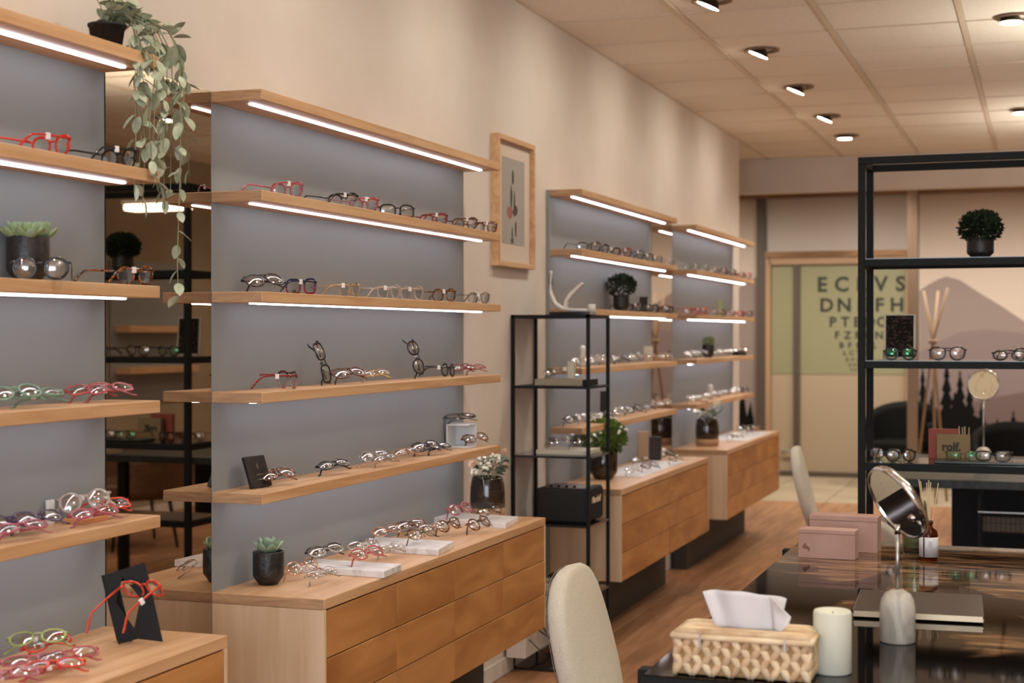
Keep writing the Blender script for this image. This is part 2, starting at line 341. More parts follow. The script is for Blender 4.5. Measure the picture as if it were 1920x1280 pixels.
# ------------------------------------------------------------------ glass partition and door at the back
def bk(px, py): p = on_y(px, py, YG); return p.x, p.z
door = struct(obj('door_1', B(-0.46, 0.90, YG, YG + 0.04, 0, 2.20), FROSTL))
xs = [bk(p, 620)[0] for p in (1420, 1444, 1489, 1500, 1700, 1712, 1723)]
obj('door_glass_film', B(xs[1] + 0.01, xs[2], YG - 0.006, YG, 1.03, 2.13), FROSTU, door)
obj('door_glass_film', B(xs[3], xs[4], YG - 0.006, YG, 1.03, 2.13), FROSTU, door)
obj('door_stile', B(xs[2], xs[3], YG - 0.04, YG, 0.03, 2.13), DARKF, door)
obj('door_kick_rail', B(xs[1], xs[4], YG - 0.03, YG, 0.0, 0.05), DARKF, door)
obj('door_jamb', B(xs[0] + 0.09, xs[1] + 0.01, YG - 0.05, YG, 0, 2.20), DOORW, door)
obj('door_jamb', B(xs[4], xs[5], YG - 0.05, YG, 0, 2.20), DOORW, door)
obj('door_head', B(xs[1], xs[4], YG - 0.05, YG, 2.13, 2.20), DOORW, door)
hb = B(-0.34, -0.22, YG - 0.07, YG - 0.05, 0.25, 0.27, bev=0.004); box(hb, -0.33, -0.31, YG - 0.055, YG, 0.25, 0.27)
obj('door_handle', hb, STEELB, door)
ROWS = [(532, 25, 'E C L V S', 1615, 172), (571, 23, 'D N E F H', 1616, 155), (603, 17, 'P T B D O', 1608, 110), (628, 13, 'F Z R H N', 1609, 92), (647, 10, 'B F E R L', 1609, 72), (661, 8, 'L C T B E', 1609, 58), (674, 6, 'D F P O T', 1609, 46), (684, 5, 'E V O T Z', 1609, 36), (693, 4, 'F D P L E', 1609, 30)]
for py, hh, s, pc, wpx in ROWS:
    cx, cz = bk(pc, py); cap = hh / F * 16.2
    letters = s.split(); step = (wpx - hh) / 4
    for k, ch in enumerate(letters):
        text_mesh('chart_letter', ch, cap / 0.70, INK, door, frame_mat((bk(pc + (k - 2) * step, py)[0], YG - 0.007, cz - cap / 2), (1, 0, 0), (0, -1, 0)), 0.0008, bold=cap * 0.045)
# posts and rails (bronze), transom, mural
def trim(n, *a, m=BRONZE): return struct(obj(f'trim_{n}', B(*a), m))
trim(1, xs[0], xs[0] + 0.09, YG - 0.06, YG + 0.04, 0, H, m=DARKF)
trim(2, on_y(1701, 620, 13.9).x, on_y(1720, 620, 13.9).x, 13.9, 13.95, 0, H, m=DOORP)
trim(3, XL, xs[5], YG - 0.07, YG + 0.04, 2.80, 2.86)
trim(4, xs[6], XR, YG - 0.07, YG + 0.04, 2.80, 2.86)
trim(5, xs[0] + 0.09, xs[5], YG - 0.07, YG + 0.04, 2.20, 2.26)
struct(obj('window_2', B(xs[0] + 0.09, xs[5], YG, YG + 0.04, 2.26, 2.80), FROSTT))
mural = thing('wall_mural', 'mural of mauve mountains and black conifers on the far glass wall', 'mural', (0, YG, 0))
obj('mural_sky_sheet', B(xs[6], XR, 0, 0.03, 0.0, 2.80), M_SKY, mural)
obj('mural_sky_sheet', B(XL, xs[0], 0, 0.03, 0.0, 2.80), M_SKY, mural)
def mpts(pp): return [(bk(x, y)[0], bk(x, y)[1]) for x, y in pp]
zb = 0.02
def mlayer(name, pp, d, m, x_end=None):
    q = mpts(pp); q = q + [(q[-1][0], zb), (q[0][0], zb)]
    return obj(name, prism(q, -d, -d + 0.0015, 'y'), m, mural)
mlayer('mural_mountain', [(1724, 545), (1738, 535), (1760, 523), (1775, 518), (1800, 525), (1835, 548), (1880, 575), (1920, 602), (1990, 650), (2080, 690), (2200, 715), (2500, 730)], 0.002, M_MT1)
mlayer('mural_haze_hill', [(1724, 660), (1760, 640), (1800, 622), (1850, 618), (1900, 622), (2000, 640), (2200, 650), (2500, 660)], 0.0035, M_MT2)
mlayer('mural_low_hill', [(1724, 780), (1800, 760), (1860, 745), (1920, 735), (2000, 720), (2200, 740), (2500, 745)], 0.005, M_MT3)
for x, y, w in [(1730, 690, 40), (1775, 680, 50), (1800, 700, 54), (1818, 708, 40), (1748, 735, 50), (1790, 740, 70), (1725, 760, 60), (1840, 760, 40), (1870, 790, 50), (1900, 775, 44), (1930, 760, 50), (1990, 740, 60), (1760, 760, 40)]:
    pts = []; n = 7; base = 860
    for k in range(n):
        yy = y + (base - y) * k / n; ww = w * 0.5 * (k + 0.6) / n
        pts.append((x + ww, yy)); pts.append((x + ww * 0.55, yy + 4))
    L = [(x, y - 6)] + [p for p in pts]; Rr = [(2 * x - a, b) for a, b in pts][::-1]
    q = [q_ for q_ in mpts(L + [(x + w * .6, base), (x - w * .6, base)] + Rr)]
    if min(a for a, b in q) < xs[6]: q = [(max(a, xs[6] + 0.002), b) for a, b in q]
    obj('mural_conifer', prism(q, -0.0068 - random.random() * 0.002, -0.0055, 'y'), M_TREE, mural)
obj('mural_conifer', prism(mpts([(1726, 790), (1740, 770), (1765, 782), (1800, 765), (1830, 780), (1860, 800), (1900, 812), (1960, 806), (1960, 870), (1726, 870)]), -0.0092, -0.0088, 'y'), M_TREE, mural)
q = [(XL, 1.9), (-1.2, 1.75), (-0.9, 1.83), (xs[0], 2.02), (xs[0], 0.02), (XL, 0.02)]
obj('mural_mountain', prism(q, -0.003, 0, 'y'), M_MT1, mural)
for x, z in ((-0.74, 0.9), (-0.66, 0.75), (-0.85, 1.0), (-1.05, 0.9)):
    obj('mural_conifer', prism([(x - .1, .02), (x - .07, z * .6), (x, z), (x + .05, z * .6), (min(x + .07, xs[0]), .02)], -0.006 - abs(x) * .001, -0.004, 'y'), M_TREE, mural)

# ------------------------------------------------------------------ ceiling lamps
ring = lathe([(0.062, 0.0), (0.088, -0.001), (0.090, -0.005), (0.086, -0.007), (0.064, -0.006), (0.060, 0.0), (0.058, 0.02), (0.05, 0.024), (0.0, 0.024)], 24)
def downlight(x, y, label, tilt=True, first=[None]):
    t = thing('recessed_ceiling_lamp', label, 'ceiling lamp', (x, y, H), 0, 'recessed spotlights in the tiled ceiling')
    if first[0] is None:
        r = obj('trim_ring', ring, mat('lamp_trim', '#7f654e', 0.5), t, True)
        h = obj('lamp_head', lathe([(0.0, 0.03), (0.03, 0.03), (0.050, 0.0), (0.054, -0.006), (0.0, -0.0055)], 20), mat('lamp_metal', '#3d342c', 0.4, 0.5), t, True)
        f = obj('lamp_face', lathe([(0.0, -0.0085), (0.050, -0.008), (0.050, -0.0065), (0.0, -0.006)], 20), LAMPE, t)
        first[0] = (r, h, f)
    else: r, h, f = [copy(o, t) for o in first[0]]
    for o in (h, f): o.rotation_euler = (0, math.radians(24) if tilt else 0, 0); o.location = (-0.014, 0, -0.018)
    return t
wl = ['largest bright ceiling spotlight cut by the top picture edge', 'second ceiling spotlight of the lit row, tilted to the wall', 'third ceiling spotlight of the lit row', 'fourth and farthest lit ceiling spotlight of the row']
for k, y in enumerate(WASH_Y): downlight(0.80, y, wl[k - 4] if k >= 4 else f'recessed spotlight over the near shelves, {ORD[k]} from the shop window')
downlight(0.80, 11.26, 'unlit round ceiling spotlight with two glinting rim points near the header', False)
downlight(2.03, 10.33, 'small ceiling spotlight at the right picture edge', False)
kk = 0
for x, y in DOWN:
    if (x, y) not in ((2.03, 10.33), (0.9, 11.3)): downlight(x, y, f'recessed spotlight of the {"middle" if x < 3 else "right"} row outside the picture, {ORD[kk]} from the shop window', False); kk += 1
    if y > 11 or (x < 3 and y > 7): kk = 0
for k, (x, y) in enumerate(PEND):
    pend = thing('pendant_lamp', ['long white pendant lamp over the far desk, seen only in the mirror', 'pendant lamp added for ceiling fill above the front table, outside the picture', 'pendant lamp added for ceiling fill nearest the shop window, outside the picture', 'pendant lamp added for ceiling fill near the far partition, outside the picture'][k], 'lamp', (x, y, 2.125), 0, 'long pendant lamps')
    obj('diffuser', B(-0.16, 0.21, -0.06, 0.06, 0, 0.035, bev=0.006), PENDE, pend)
    obj('lamp_housing', B(-0.17, 0.22, -0.07, 0.07, 0.036, 0.055, bev=0.004), KEYB, pend)
    for xx in (-0.12, 0.17): obj('suspension_cable', T([(xx, 0, 0.055), (xx, 0, H - 2.125)], 0.002, 6), BLACK, pend)

# ------------------------------------------------------------------ wall bays: panels, shelves, cabinets, mirrors
PX = 0.02; SF = 0.174; CF = 0.358; LV = [2.098, 1.826, 1.553, 1.281, 1.008]; CT = 0.735
BAYS = [(1.235, 3.138), (3.637, 5.54), (6.638, 8.54), (9.062, 10.985)]
BN = ['nearest bay at the left edge', 'large middle bay', 'third bay behind the slim rack', 'farthest bay']
for bi, (y0, y1) in enumerate(BAYS):
    L = y1 - y0
    p = tag(obj('back_panel', B(0.001, PX, 0, L, 0.30, LV[0], bev=0.001, seg=1), PANEL, None, loc=(0, y0, 0)), f'blue-grey back panel of the {BN[bi]}', 'panel', 'blue-grey back panels behind the shelves')
    obj('panel_edge', B(0.0015, PX - 0.0005, -0.0012, 0.0, 0.30, LV[0] - 0.001), PEDGE, p)
    for k, z in enumerate(LV):
        sh = thing('wall_shelf', f'{["top", "second", "third", "fourth", "bottom"][k]} oak shelf of the {BN[bi]}', 'shelf', (PX, y0, z - 0.029), 0, 'oak display shelves along the left wall')
        obj('shelf_board', B(0, SF - PX, 0.0, L, 0, 0.029, bev=0.0015, seg=1), OAK, sh)
        obj('shelf_end', B(0.001, SF - PX - 0.0015, -0.0012, 0.0, 0.0015, 0.0275), OAKE, sh)
        obj('shelf_end', B(0.001, SF - PX - 0.0015, L, L + 0.0012, 0.0015, 0.0275), OAKE, sh)
        obj('light_strip', B(0.083, 0.097, 0.055, L - 0.055, -0.004, 0.001, bev=0.001, seg=1), STRIP, sh)
    cb = thing('drawer_cabinet', f'floating oak drawer cabinet of the {BN[bi]}', 'cabinet', (0, y0, 0), 0, 'floating oak drawer cabinets along the left wall')
    obj('countertop', B(PX, CF, 0, L - 0.006, CT - 0.029, CT, bev=0.0015, seg=1), OAK, cb)
    obj('countertop_end', B(PX + 0.001, CF - 0.0015, -0.0012, 0, CT - 0.0275, CT - 0.0015), OAKE, cb)
    obj('side_panel', B(PX, CF, 0, 0.013, 0.316, CT - 0.0295, bev=0.0008, seg=1), OAKV, cb)
    obj('side_panel', B(PX, CF, L - 0.019, L - 0.006, 0.316, CT - 0.0295, bev=0.0008, seg=1), OAKV, cb)
    obj('carcass', B(PX, CF - 0.022, 0.013, L - 0.019, 0.318, CT - 0.0295), GAP, cb)
    cw = (L - 0.032) / 4; rows = [(0.5745, 0.7015), (0.4455, 0.5715), (0.3165, 0.4425)]
    for r, (a, b) in enumerate(rows):
        c = 0
        while c < 4:
            span = 2 if (r == 2 and c == 2 and bi == 1) else 1
            o = obj('drawer_front', B(CF - 0.020, CF - (0.0 if (c + r) % 3 else 0.0012), 0.0145 + c * cw, 0.0125 + (c + span) * cw, a, b, bev=0.0012, seg=1), OAKD, cb)
            c += span
    tag(obj('plinth', B(PX + .001, 0.11, 0.02, L - 0.02, 0, 0.3155), PLINTH, None, loc=(0, y0, 0)), f'dark grey plinth under the {BN[bi]}', 'plinth', 'dark plinths under the floating cabinets')
for k, (a, b, lab) in enumerate([(3.1405, 3.6345, 'tall wall mirror between the nearest and middle bays'), (8.5435, 9.0585, 'narrow far mirror between the third and farthest bays')]):
    mr = thing('wall_mirror', lab, 'mirror', (0, a, 0))
    obj('mirror_glass', B(0.012, PX, 0.0012, b - a - 0.0012, 0.30, LV[0] + 0.002), MIRROR, mr)
    obj('mirror_backing', B(0.001, 0.0118, 0, b - a, 0.299, LV[0] + 0.0025), MEDGE, mr)
    obj('mirror_edge', B(0.012, PX + 0.0002, 0, 0.0012, 0.30, LV[0] + 0.002), MEDGE, mr)

# framed print on the wall
pf = thing('framed_print', 'tall oak framed flower print hanging on the wall between bays', 'picture', (0, 5.905, 1.72))
FW, FH = 0.485, 0.55
for a in ((0, 0.022, 0, FH), (FW - 0.022, FW, 0, FH), (0.022, FW - 0.022, 0, 0.022), (0.022, FW - 0.022, FH - 0.022, FH)):
    obj('frame_bar', B(0.0, 0.034, a[0], a[1], a[2], a[3], bev=0.0015, seg=1), OAK, pf)
obj('mount', B(0, 0.012, 0.02, FW - 0.02, 0.02, FH - 0.02), MATB, pf)
obj('print_sheet', B(0.012, 0.0135, 0.10, FW - 0.095, 0.10, FH - 0.085), PRINT, pf)
def blob(cx, cz, rx, rz, m, d, seed, rot=0.0, n=14, j=0.2):
    rr = random.Random(seed); pts = []
    for i in range(n):
        a = 2 * PI * i / n; q = 1 + rr.uniform(-j, j); x, z = rx * q * math.cos(a), rz * q * math.sin(a)
        pts.append((cx + x * math.cos(rot) - z * math.sin(rot), cz + x * math.sin(rot) + z * math.cos(rot)))
    return prism(pts, d, d + 0.0006, 'x')
for k, (cy, cz, ry, rz, m) in enumerate([(0.235, 0.385, 0.012, 0.035, PDARK), (0.23, 0.33, 0.03, 0.03, PRINT), (0.215, 0.30, 0.012, 0.05, PDARK), (0.255, 0.28, 0.010, 0.05, PDARK), (0.20, 0.235, 0.035, 0.03, PINK1), (0.265, 0.245, 0.03, 0.022, PDARK), (0.27, 0.17, 0.008, 0.035, PDARK), (0.225, 0.145, 0.006, 0.03, PDARK), (0.225, 0.115, 0.016, 0.012, PDARK)]):
    obj('printed_motif', blob(cy, cz, ry, rz, m, 0.0136 + 0.0001 * k, k), m, pf)

# ------------------------------------------------------------------ eyeglasses
def outline(kind, w, h, n=26):
    e = {'round': 2.0, 'oval': 2.1, 'rect': 3.4, 'square': 3.0, 'aviator': 2.5, 'panto': 2.3, 'cat': 2.5, 'hex': 2.0}[kind]
    pts = []
    for i in range(n):
        a = 2 * PI * i / n; c, s = math.cos(a), math.sin(a)
        x = w / 2 * abs(c) ** (2 / e) * (1 if c >= 0 else -1); z = h / 2 * abs(s) ** (2 / e) * (1 if s >= 0 else -1)
        if kind == 'hex':
            k = PI / 4; aa = (a % k) - k / 2; q = math.cos(k / 2) / math.cos(aa) * 1.03; x = w / 2 * c * q; z = h / 2 * s * q
        if kind in ('aviator', 'panto'): x *= 1 + 0.22 * z / h; x += 0.05 * w * z / h
        if kind == 'cat': z += 0.16 * h * (x / w) * (1 if z > 0 else 0.2); x *= 1 + 0.12 * z / h
        pts.append((x, z))
    return pts
SH = {'round': (.046, .044), 'oval': (.050, .033), 'rect': (.052, .034), 'square': (.052, .042), 'aviator': (.054, .046), 'panto': (.048, .042), 'cat': (.054, .040), 'hex': (.048, .044)}
CACHE = {}
def gl_meshes(kind, thick, mkey, m, lens):
    key = (kind, thick, mkey)
    if key in CACHE: return CACHE[key]
    w, h = SH[kind]; gap = 0.018; rr, rd = (0.0033, 0.0022) if thick else (0.0014, 0.0012); o = outline(kind, w, h)
    curve = lambda x: 1.6 * x * x
    bm = bmesh.new(); lb = bmesh.new()
    for sgn in (-1, 1):
        cx = sgn * (w + gap) / 2; n = len(o); rings = []
        P = [(cx + sgn * x, z) for x, z in o]
        for i in range(n):
            x, z = P[i]; tx, tz = P[(i + 1) % n][0] - P[i - 1][0], P[(i + 1) % n][1] - P[i - 1][1]; l = math.hypot(tx, tz); nx, nz = tz / l, -tx / l
            rings.append([bm.verts.new((x + nx * rr * math.cos(2 * PI * k / 6), curve(x) + rd * math.sin(2 * PI * k / 6), z + nz * rr * math.cos(2 * PI * k / 6))) for k in range(6)])
        for i in range(n):
            u, v = rings[i], rings[(i + 1) % n]
            for k in range(6): bm.faces.new((u[k], u[(k + 1) % 6], v[(k + 1) % 6], v[k]))
        # lens: domed sheet
        c0 = lb.verts.new((cx, curve(cx) - 0.0058, 0)); mid = [lb.verts.new((cx + (x - cx) * .55, curve(x) * .55 + curve(cx) * .45 - 0.0042, z * .55)) for x, z in P]; out = [lb.verts.new((x, curve(x), z)) for x, z in P]
        for i in range(n):
            j = (i + 1) % n; lb.faces.new((c0, mid[i], mid[j])); lb.faces.new((mid[i], out[i], out[j], mid[j]))
        # end piece to the hinge
        xo = sgn * (w + gap / 2); zh = h * 0.28
        tube(bm, [(xo - sgn * .003, curve(xo), zh), (xo + sgn * .004, curve(xo) + .0005, zh), (xo + sgn * .006, curve(xo) + .005, zh)], 0.0030 if thick else 0.0014, 6)
        if not thick:  # nose pads
            tube(bm, [(sgn * (gap / 2), .002, -.002), (sgn * (gap / 2 - .002), .008, -.006), (sgn * (gap / 2 - .0015), .009, -.011)], [.0006, .0007, .0022], 5)
    tube(bm, [(-gap / 2 - .001, .0005, h * .18), (-gap / 4, -.001, h * .25), (gap / 4, -.001, h * .25), (gap / 2 + .001, .0005, h * .18)], 0.0024 if thick else 0.0012, 6)
    if kind == 'aviator': tube(bm, [(-gap / 2 - .006, .001, h * .42), (0, 0, h * .43), (gap / 2 + .006, .001, h * .42)], 0.0022 if thick else 0.0010, 6)
    tb = T([(0, 0, 0), (0, .03, .001), (0, .075, .001), (0, .098, -.001), (0, .112, -.010), (0, .126, -.024), (0, .134, -h / 2 - h * .28 + .002)], [.0032, .0030, .0026, .0026, .0030, .0032, .0026] if thick else [.0013, .0012, .0011, .0011, .0018, .0020, .0018], 6, flat=(.5, 1.0) if thick else (1, 1))
    f = obj('frame_front', bm, m, None, True); l = obj('lenses', lb, lens, None, True); t = obj('temple', tb, m, None, True)
    res = tuple(x.data for x in (f, l, t)); [bpy.data.objects.remove(x) for x in (f, l, t)]
    CACHE[key] = (*res, w + gap / 2 + .006, 1.6 * (w + gap / 2) ** 2 + .005, h * .28, h); return CACHE[key]
def acet(name, c, trans=0.0, rough=0.15): return mat('acetate_' + name, c, rough, trans=trans, coat=0.3)
def grad(name, top, bot, tr=0.0):
    m = mat('acetate_' + name, top, 0.15, trans=0.0, coat=0.3); nt, ln, b = nodes(m); tc = nt.new('ShaderNodeTexCoord'); sx = nt.new('ShaderNodeSeparateXYZ'); ln.new(tc.outputs['Object'], sx.inputs[0])
    mr = nt.new('ShaderNodeMapRange'); mr.inputs['From Min'].default_value = -0.012; mr.inputs['From Max'].default_value = 0.010; ln.new(sx.outputs[2], mr.inputs['Value'])
    r = ramp(nt, [(0, bot), (1, top)]); ln.new(mr.outputs[0], r.inputs[0]); ln.new(r.outputs[0], b.inputs['Base Color'])
    if tr:
        r2 = nt.new('ShaderNodeMath'); r2.operation = 'MULTIPLY_ADD'; r2.inputs[1].default_value = -tr; r2.inputs[2].default_value = tr; ln.new(mr.outputs[0], r2.inputs[0]); ln.new(r2.outputs[0], b.inputs['Transmission Weight'])
    return m
GM = {'black': acet('black', '#111012'), 'blk2': acet('dark_brown_black', '#1e1614'), 'red': acet('red', '#c22a1e'), 'dred': acet('wine_red', '#7c1f22'), 'pink': acet('pink_clear', '#c96a78', 0.45), 'coral': acet('coral_red', '#d8452f', 0.15),
      'rose': acet('rose_clear', '#c9605f', 0.4), 'clear': acet('clear', '#e3d6cc', 0.7), 'purple': acet('purple', '#4e3a55', 0.2), 'green': acet('pale_green', '#7fa58a', 0.4), 'navy': acet('navy', '#20253f'),
      'brown': acet('brown', '#5a2f1d', 0.1), 'orange': acet('orange', '#d9683c', 0.2), 'bluered': grad('blue_to_red', '#23263f', '#8f2431'), 'blkclear': grad('black_to_clear', '#141312', '#cfc2b8', 0.5), 'wineclear': grad('wine_to_pink', '#45171a', '#c99a98', 0.4),
      'tort': noisy('acetate_tortoise', '#2a140b', '#9a5524', nscale=90, rough=0.15, detail=2, lo=0.45, hi=0.6, coat=0.3),
      'gold': mat('metal_gold', '#c9a468', 0.2, 1.0), 'rgold': mat('metal_rose_gold', '#c99378', 0.2, 1.0), 'silver': mat('metal_silver', '#b9b6b2', 0.2, 1.0), 'gun': mat('metal_gunmetal', '#4c4743', 0.25, 0.9), 'mblack': mat('metal_black', '#151414', 0.3, 0.4), 'lime': acet('yellow_green', '#a9b36a', 0.3)}
CW = {'black': 'black', 'blk2': 'dark brown', 'red': 'red', 'dred': 'wine red', 'pink': 'pink', 'coral': 'coral red', 'rose': 'rose red', 'clear': 'clear', 'purple': 'purple', 'green': 'pale green', 'navy': 'navy', 'brown': 'brown', 'orange': 'orange', 'bluered': 'blue and red', 'blkclear': 'black to clear', 'wineclear': 'wine to pink', 'tort': 'tortoiseshell', 'gold': 'gold wire', 'rgold': 'rose gold wire', 'silver': 'silver wire', 'gun': 'gunmetal wire', 'mblack': 'black wire', 'lime': 'yellow green'}
THIN = {'gold', 'rgold', 'silver', 'gun', 'mblack'}
KW = {'round': 'round', 'oval': 'oval', 'rect': 'rectangular', 'square': 'square', 'aviator': 'aviator', 'panto': 'rounded', 'cat': 'cat-eye', 'hex': 'hexagonal'}
PM_TAG = None
def glasses(kind, color, pose, loc, psi, label, group, z, lens=None, tagged=True, elev=55, roll=0, tempc=None):
    """psi: direction the fronts face, degrees from +X (world). pose: open, fold, stand, lay"""
    global PM_TAG
    m = GM[color]; fm, lm, tm, hx, hy, hz, h = gl_meshes(kind, color not in THIN, color, m, LENS)
    tempc = tempc or {'blkclear': 'black', 'wineclear': 'dred', 'bluered': 'navy'}.get(color)
    t = thing('eyeglasses', label, 'glasses', (0, 0, 0), 0, group)
    parts = []
    f = bpy.data.objects.new('frame_front', fm); COL.objects.link(f); f.parent = t; parts.append(f)
    l = bpy.data.objects.new('lenses', lm); COL.objects.link(l); l.parent = t
    if lens: l.data = lm.copy(); l.data.materials.clear(); l.data.materials.append(lens)
    for s in (-1, 1):
        q = bpy.data.objects.new('temple', tm); COL.objects.link(q); q.parent = t; q.location = (s * hx, hy, hz)
        if tempc: q.data = tm.copy(); q.data.materials.clear(); q.data.materials.append(GM[tempc])
        if pose in ('fold', 'stand', 'lay'): q.rotation_euler = (0, 0, s * math.radians(87)); q.location = (s * hx, hy + (0.0015 if s < 0 else 0.007), hz)
        else: q.rotation_euler = (0, 0, s * math.radians(2.5))
        parts.append(q)
        if tagged and s == -1:
            if PM_TAG is None:
                tg = obj('price_tag', B(-.0022, .0022, 0, .011, -.008, .006, bev=.0005, seg=1), TAG, q); PM_TAG = tg.data
            else: tg = bpy.data.objects.new('price_tag', PM_TAG); COL.objects.link(tg); tg.parent = q
            tg.location = (0, .052, 0)
    rz = math.radians(psi + 90)
    if pose == 'open': R = Matrix.Rotation(rz, 3, 'Z')
    elif pose == 'flip': R = Matrix.Rotation(rz, 3, 'Z') @ Matrix.Rotation(PI, 3, 'Y')
    elif pose in ('fold', 'lay'): R = Matrix.Rotation(rz, 3, 'Z') @ Matrix.Rotation(math.radians(-elev), 3, 'X') @ Matrix.Rotation(math.radians(roll - 7), 3, 'Y')
    elif pose == 'stand': R = Matrix.Rotation(rz, 3, 'Z') @ Matrix.Rotation(math.radians(-12), 3, 'X') @ Matrix.Rotation(math.radians(78 + roll), 3, 'Y')
    t.rotation_euler = R.to_euler()
    mn = 9
    for q in parts:
        Mq = Matrix.LocRotScale(q.location, q.rotation_euler, None)
        for v in q.data.vertices: mn = min(mn, (R @ (Mq @ v.co)).z)
    t.location = (loc[0], loc[1], z - mn + 0.0002)
    return t
# ---- middle bay and nearest bay, pair by pair: kind, colour, pose, pixel column, X, psi, label, extra
PL = {'s2': LV[1], 's3': LV[2], 's4': LV[3], 's5': LV[4]}
G1, G2 = 'glasses shown in the nearest bay', 'glasses shown in the middle bay'
def GS(level, group, rows):
    for r in rows:
        kind, color, pose, px, X, psi, label = r[:7]; ex = r[7] if len(r) > 7 else {}
        p = on_x(px, X); glasses(kind, color, pose, (p.x, p.y), psi, label, group, PL[level], **ex)
GS('s2', G2, [
    ('panto', 'pink', 'open', 540, 0.110, 78, 'pink clear eyeglasses, leftmost on the second shelf of the middle bay'),
    ('panto', 'blkclear', 'open', 645, 0.110, 76, 'black-topped clear eyeglasses on the second shelf, right of the pink pair'),
    ('panto', 'rose', 'open', 684, 0.110, 76, 'rose red clear eyeglasses close behind the black-topped pair'),
    ('square', 'black', 'open', 746, 0.110, -42, 'large black square eyeglasses facing the viewer on the second shelf'),
    ('rect', 'dred', 'open', 815, 0.110, 73, 'wine red eyeglasses right of the large black pair'),
    ('panto', 'brown', 'open', 873, 0.110, 73, 'brown eyeglasses, second from the right on the second shelf'),
    ('panto', 'tort', 'open', 911, 0.110, 71, 'tortoiseshell eyeglasses at the right end of the second shelf')])
GS('s3', G2, [
    ('aviator', 'blk2', 'fold', 497, .085, -30, 'dark folded eyeglasses with glaring lenses, leftmost on the third shelf', dict(elev=48)),
    ('square', 'bluered', 'open', 567, 0.110, 71, 'square eyeglasses fading from blue to red on the third shelf'),
    ('round', 'gold', 'open', 658, 0.110, 59, 'round gold wire eyeglasses right of the blue and red pair'),
    ('panto', 'clear', 'open', 731, 0.110, 63, 'clear eyeglasses in the middle of the third shelf'),
    ('round', 'clear', 'open', 774, 0.110, 66, 'small round clear eyeglasses just right of the clear pair'),
    ('round', 'tort', 'open', 834, 0.110, 69, 'round tortoiseshell eyeglasses, second from right on the third shelf'),
    ('panto', 'gun', 'open', 899, 0.110, 66, 'thin gunmetal eyeglasses at the right end of the third shelf')])
GS('s4', G2, [
    ('aviator', 'wineclear', 'open', 542, 0.110, 53, 'wine red aviator eyeglasses fading to pink on the fourth shelf'),
    ('rect', 'black', 'stand', 606, .100, -20, 'black eyeglasses propped on end beside the wine red aviators'),
    ('aviator', 'brown', 'fold', 656, .110, -30, 'folded brown eyeglasses with silvery glare on the fourth shelf', dict(elev=55)),
    ('oval', 'gold', 'fold', 705, .110, -27, 'folded gold eyeglasses mid fourth shelf', dict(elev=62)),
    ('panto', 'black', 'stand', 780, .100, -35, 'black eyeglasses standing tall on end near the fourth shelf right end'),
    ('round', 'black', 'open', 842, 0.110, 46, 'round black eyeglasses standing right of the tall propped pair'),
    ('rect', 'dred', 'fold', 868, .090, -22, 'small folded wine red eyeglasses behind the round black pair', dict(elev=60)),
    ('oval', 'pink', 'fold', 892, .110, -22, 'pale pink folded eyeglasses at the right end of the fourth shelf', dict(elev=66))])
GS('s5', G2, [
    ('aviator', 'tort', 'fold', 520, .110, -27, 'tortoiseshell eyeglasses lying open beside the black booklet', dict(elev=62)),
    ('oval', 'black', 'fold', 627, .115, -26, 'folded black eyeglasses with two bright lenses on the bottom shelf', dict(elev=55)),
    ('round', 'silver', 'fold', 703, .115, -27, 'silver eyeglasses leaning left in the middle of the bottom shelf', dict(elev=50)),
    ('oval', 'silver', 'lay', 722, .140, -19, 'second silver eyeglasses lying in front of the leaning silver pair', dict(elev=70)),
    ('oval', 'rgold', 'fold', 763, .115, -27, 'small rose gold eyeglasses on the bottom shelf', dict(elev=62)),
    ('square', 'black', 'fold', 800, .105, -27, 'thick black eyeglasses with glare on the bottom shelf', dict(elev=52)),
    ('rect', 'blk2', 'lay', 822, .125, -24, 'dark brown eyeglasses lying right of the thick black pair', dict(elev=66)),
    ('cat', 'tort', 'fold', 893, .120, -27, 'small tortoiseshell eyeglasses right of the white acrylic cube', dict(elev=50))])
# acrylic cube with a pair on top
p = on_x(865, .075)
cube = thing('acrylic_cube', 'open white acrylic cube riser at the bottom shelf right end', 'riser', (p.x, p.y, LV[4] + .0003), 0)
for a in ((-.045, .045, -.045, .045, 0, .006), (-.045, .045, -.045, .045, .084, .09), (-.045, -.039, -.045, .045, .006, .084), (-.039, .045, .039, .045, .006, .084)): obj('acrylic_sheet', B(*a, bev=.001, seg=1), ACRYL, cube)
glasses('rect', 'black', 'lay', (p.x, p.y - .005), -45, 'black eyeglasses lying on top of the white acrylic cube', G2, LV[4] + .0905, elev=72)
# nearest bay
GS('s2', G1, [
    ('panto', 'red', 'open', 100, 0.110, 78, 'bright red eyeglasses on the second shelf at the left edge', dict(lens=None)),
    ('round', 'black', 'open', 226, 0.110, 78, 'dark eyeglasses at the right end of the nearest second shelf')])
GS('s3', G1, [
    ('round', 'black', 'open', 76, 0.158, -58, 'round black eyeglasses in front of the potted succulent'),
    ('panto', 'tort', 'open', 256, 0.110, 78, 'dark tortoiseshell eyeglasses at the right end of the third shelf, nearest bay')])
GS('s4', G1, [
    ('panto', 'green', 'fold', 30, .105, -30, 'pale green eyeglasses lying on the nearest fourth shelf', dict(elev=55)),
    ('oval', 'green', 'fold', 72, .120, -30, 'second pale green eyeglasses lying right of the first green pair', dict(elev=66)),
    ('rect', 'rose', 'fold', 172, .090, -27, 'rose red eyeglasses lying behind the pink pair on the nearest fourth shelf', dict(elev=60)),
    ('oval', 'pink', 'fold', 206, .115, -30, 'pink eyeglasses lying at the right end of the nearest fourth shelf', dict(elev=60))])
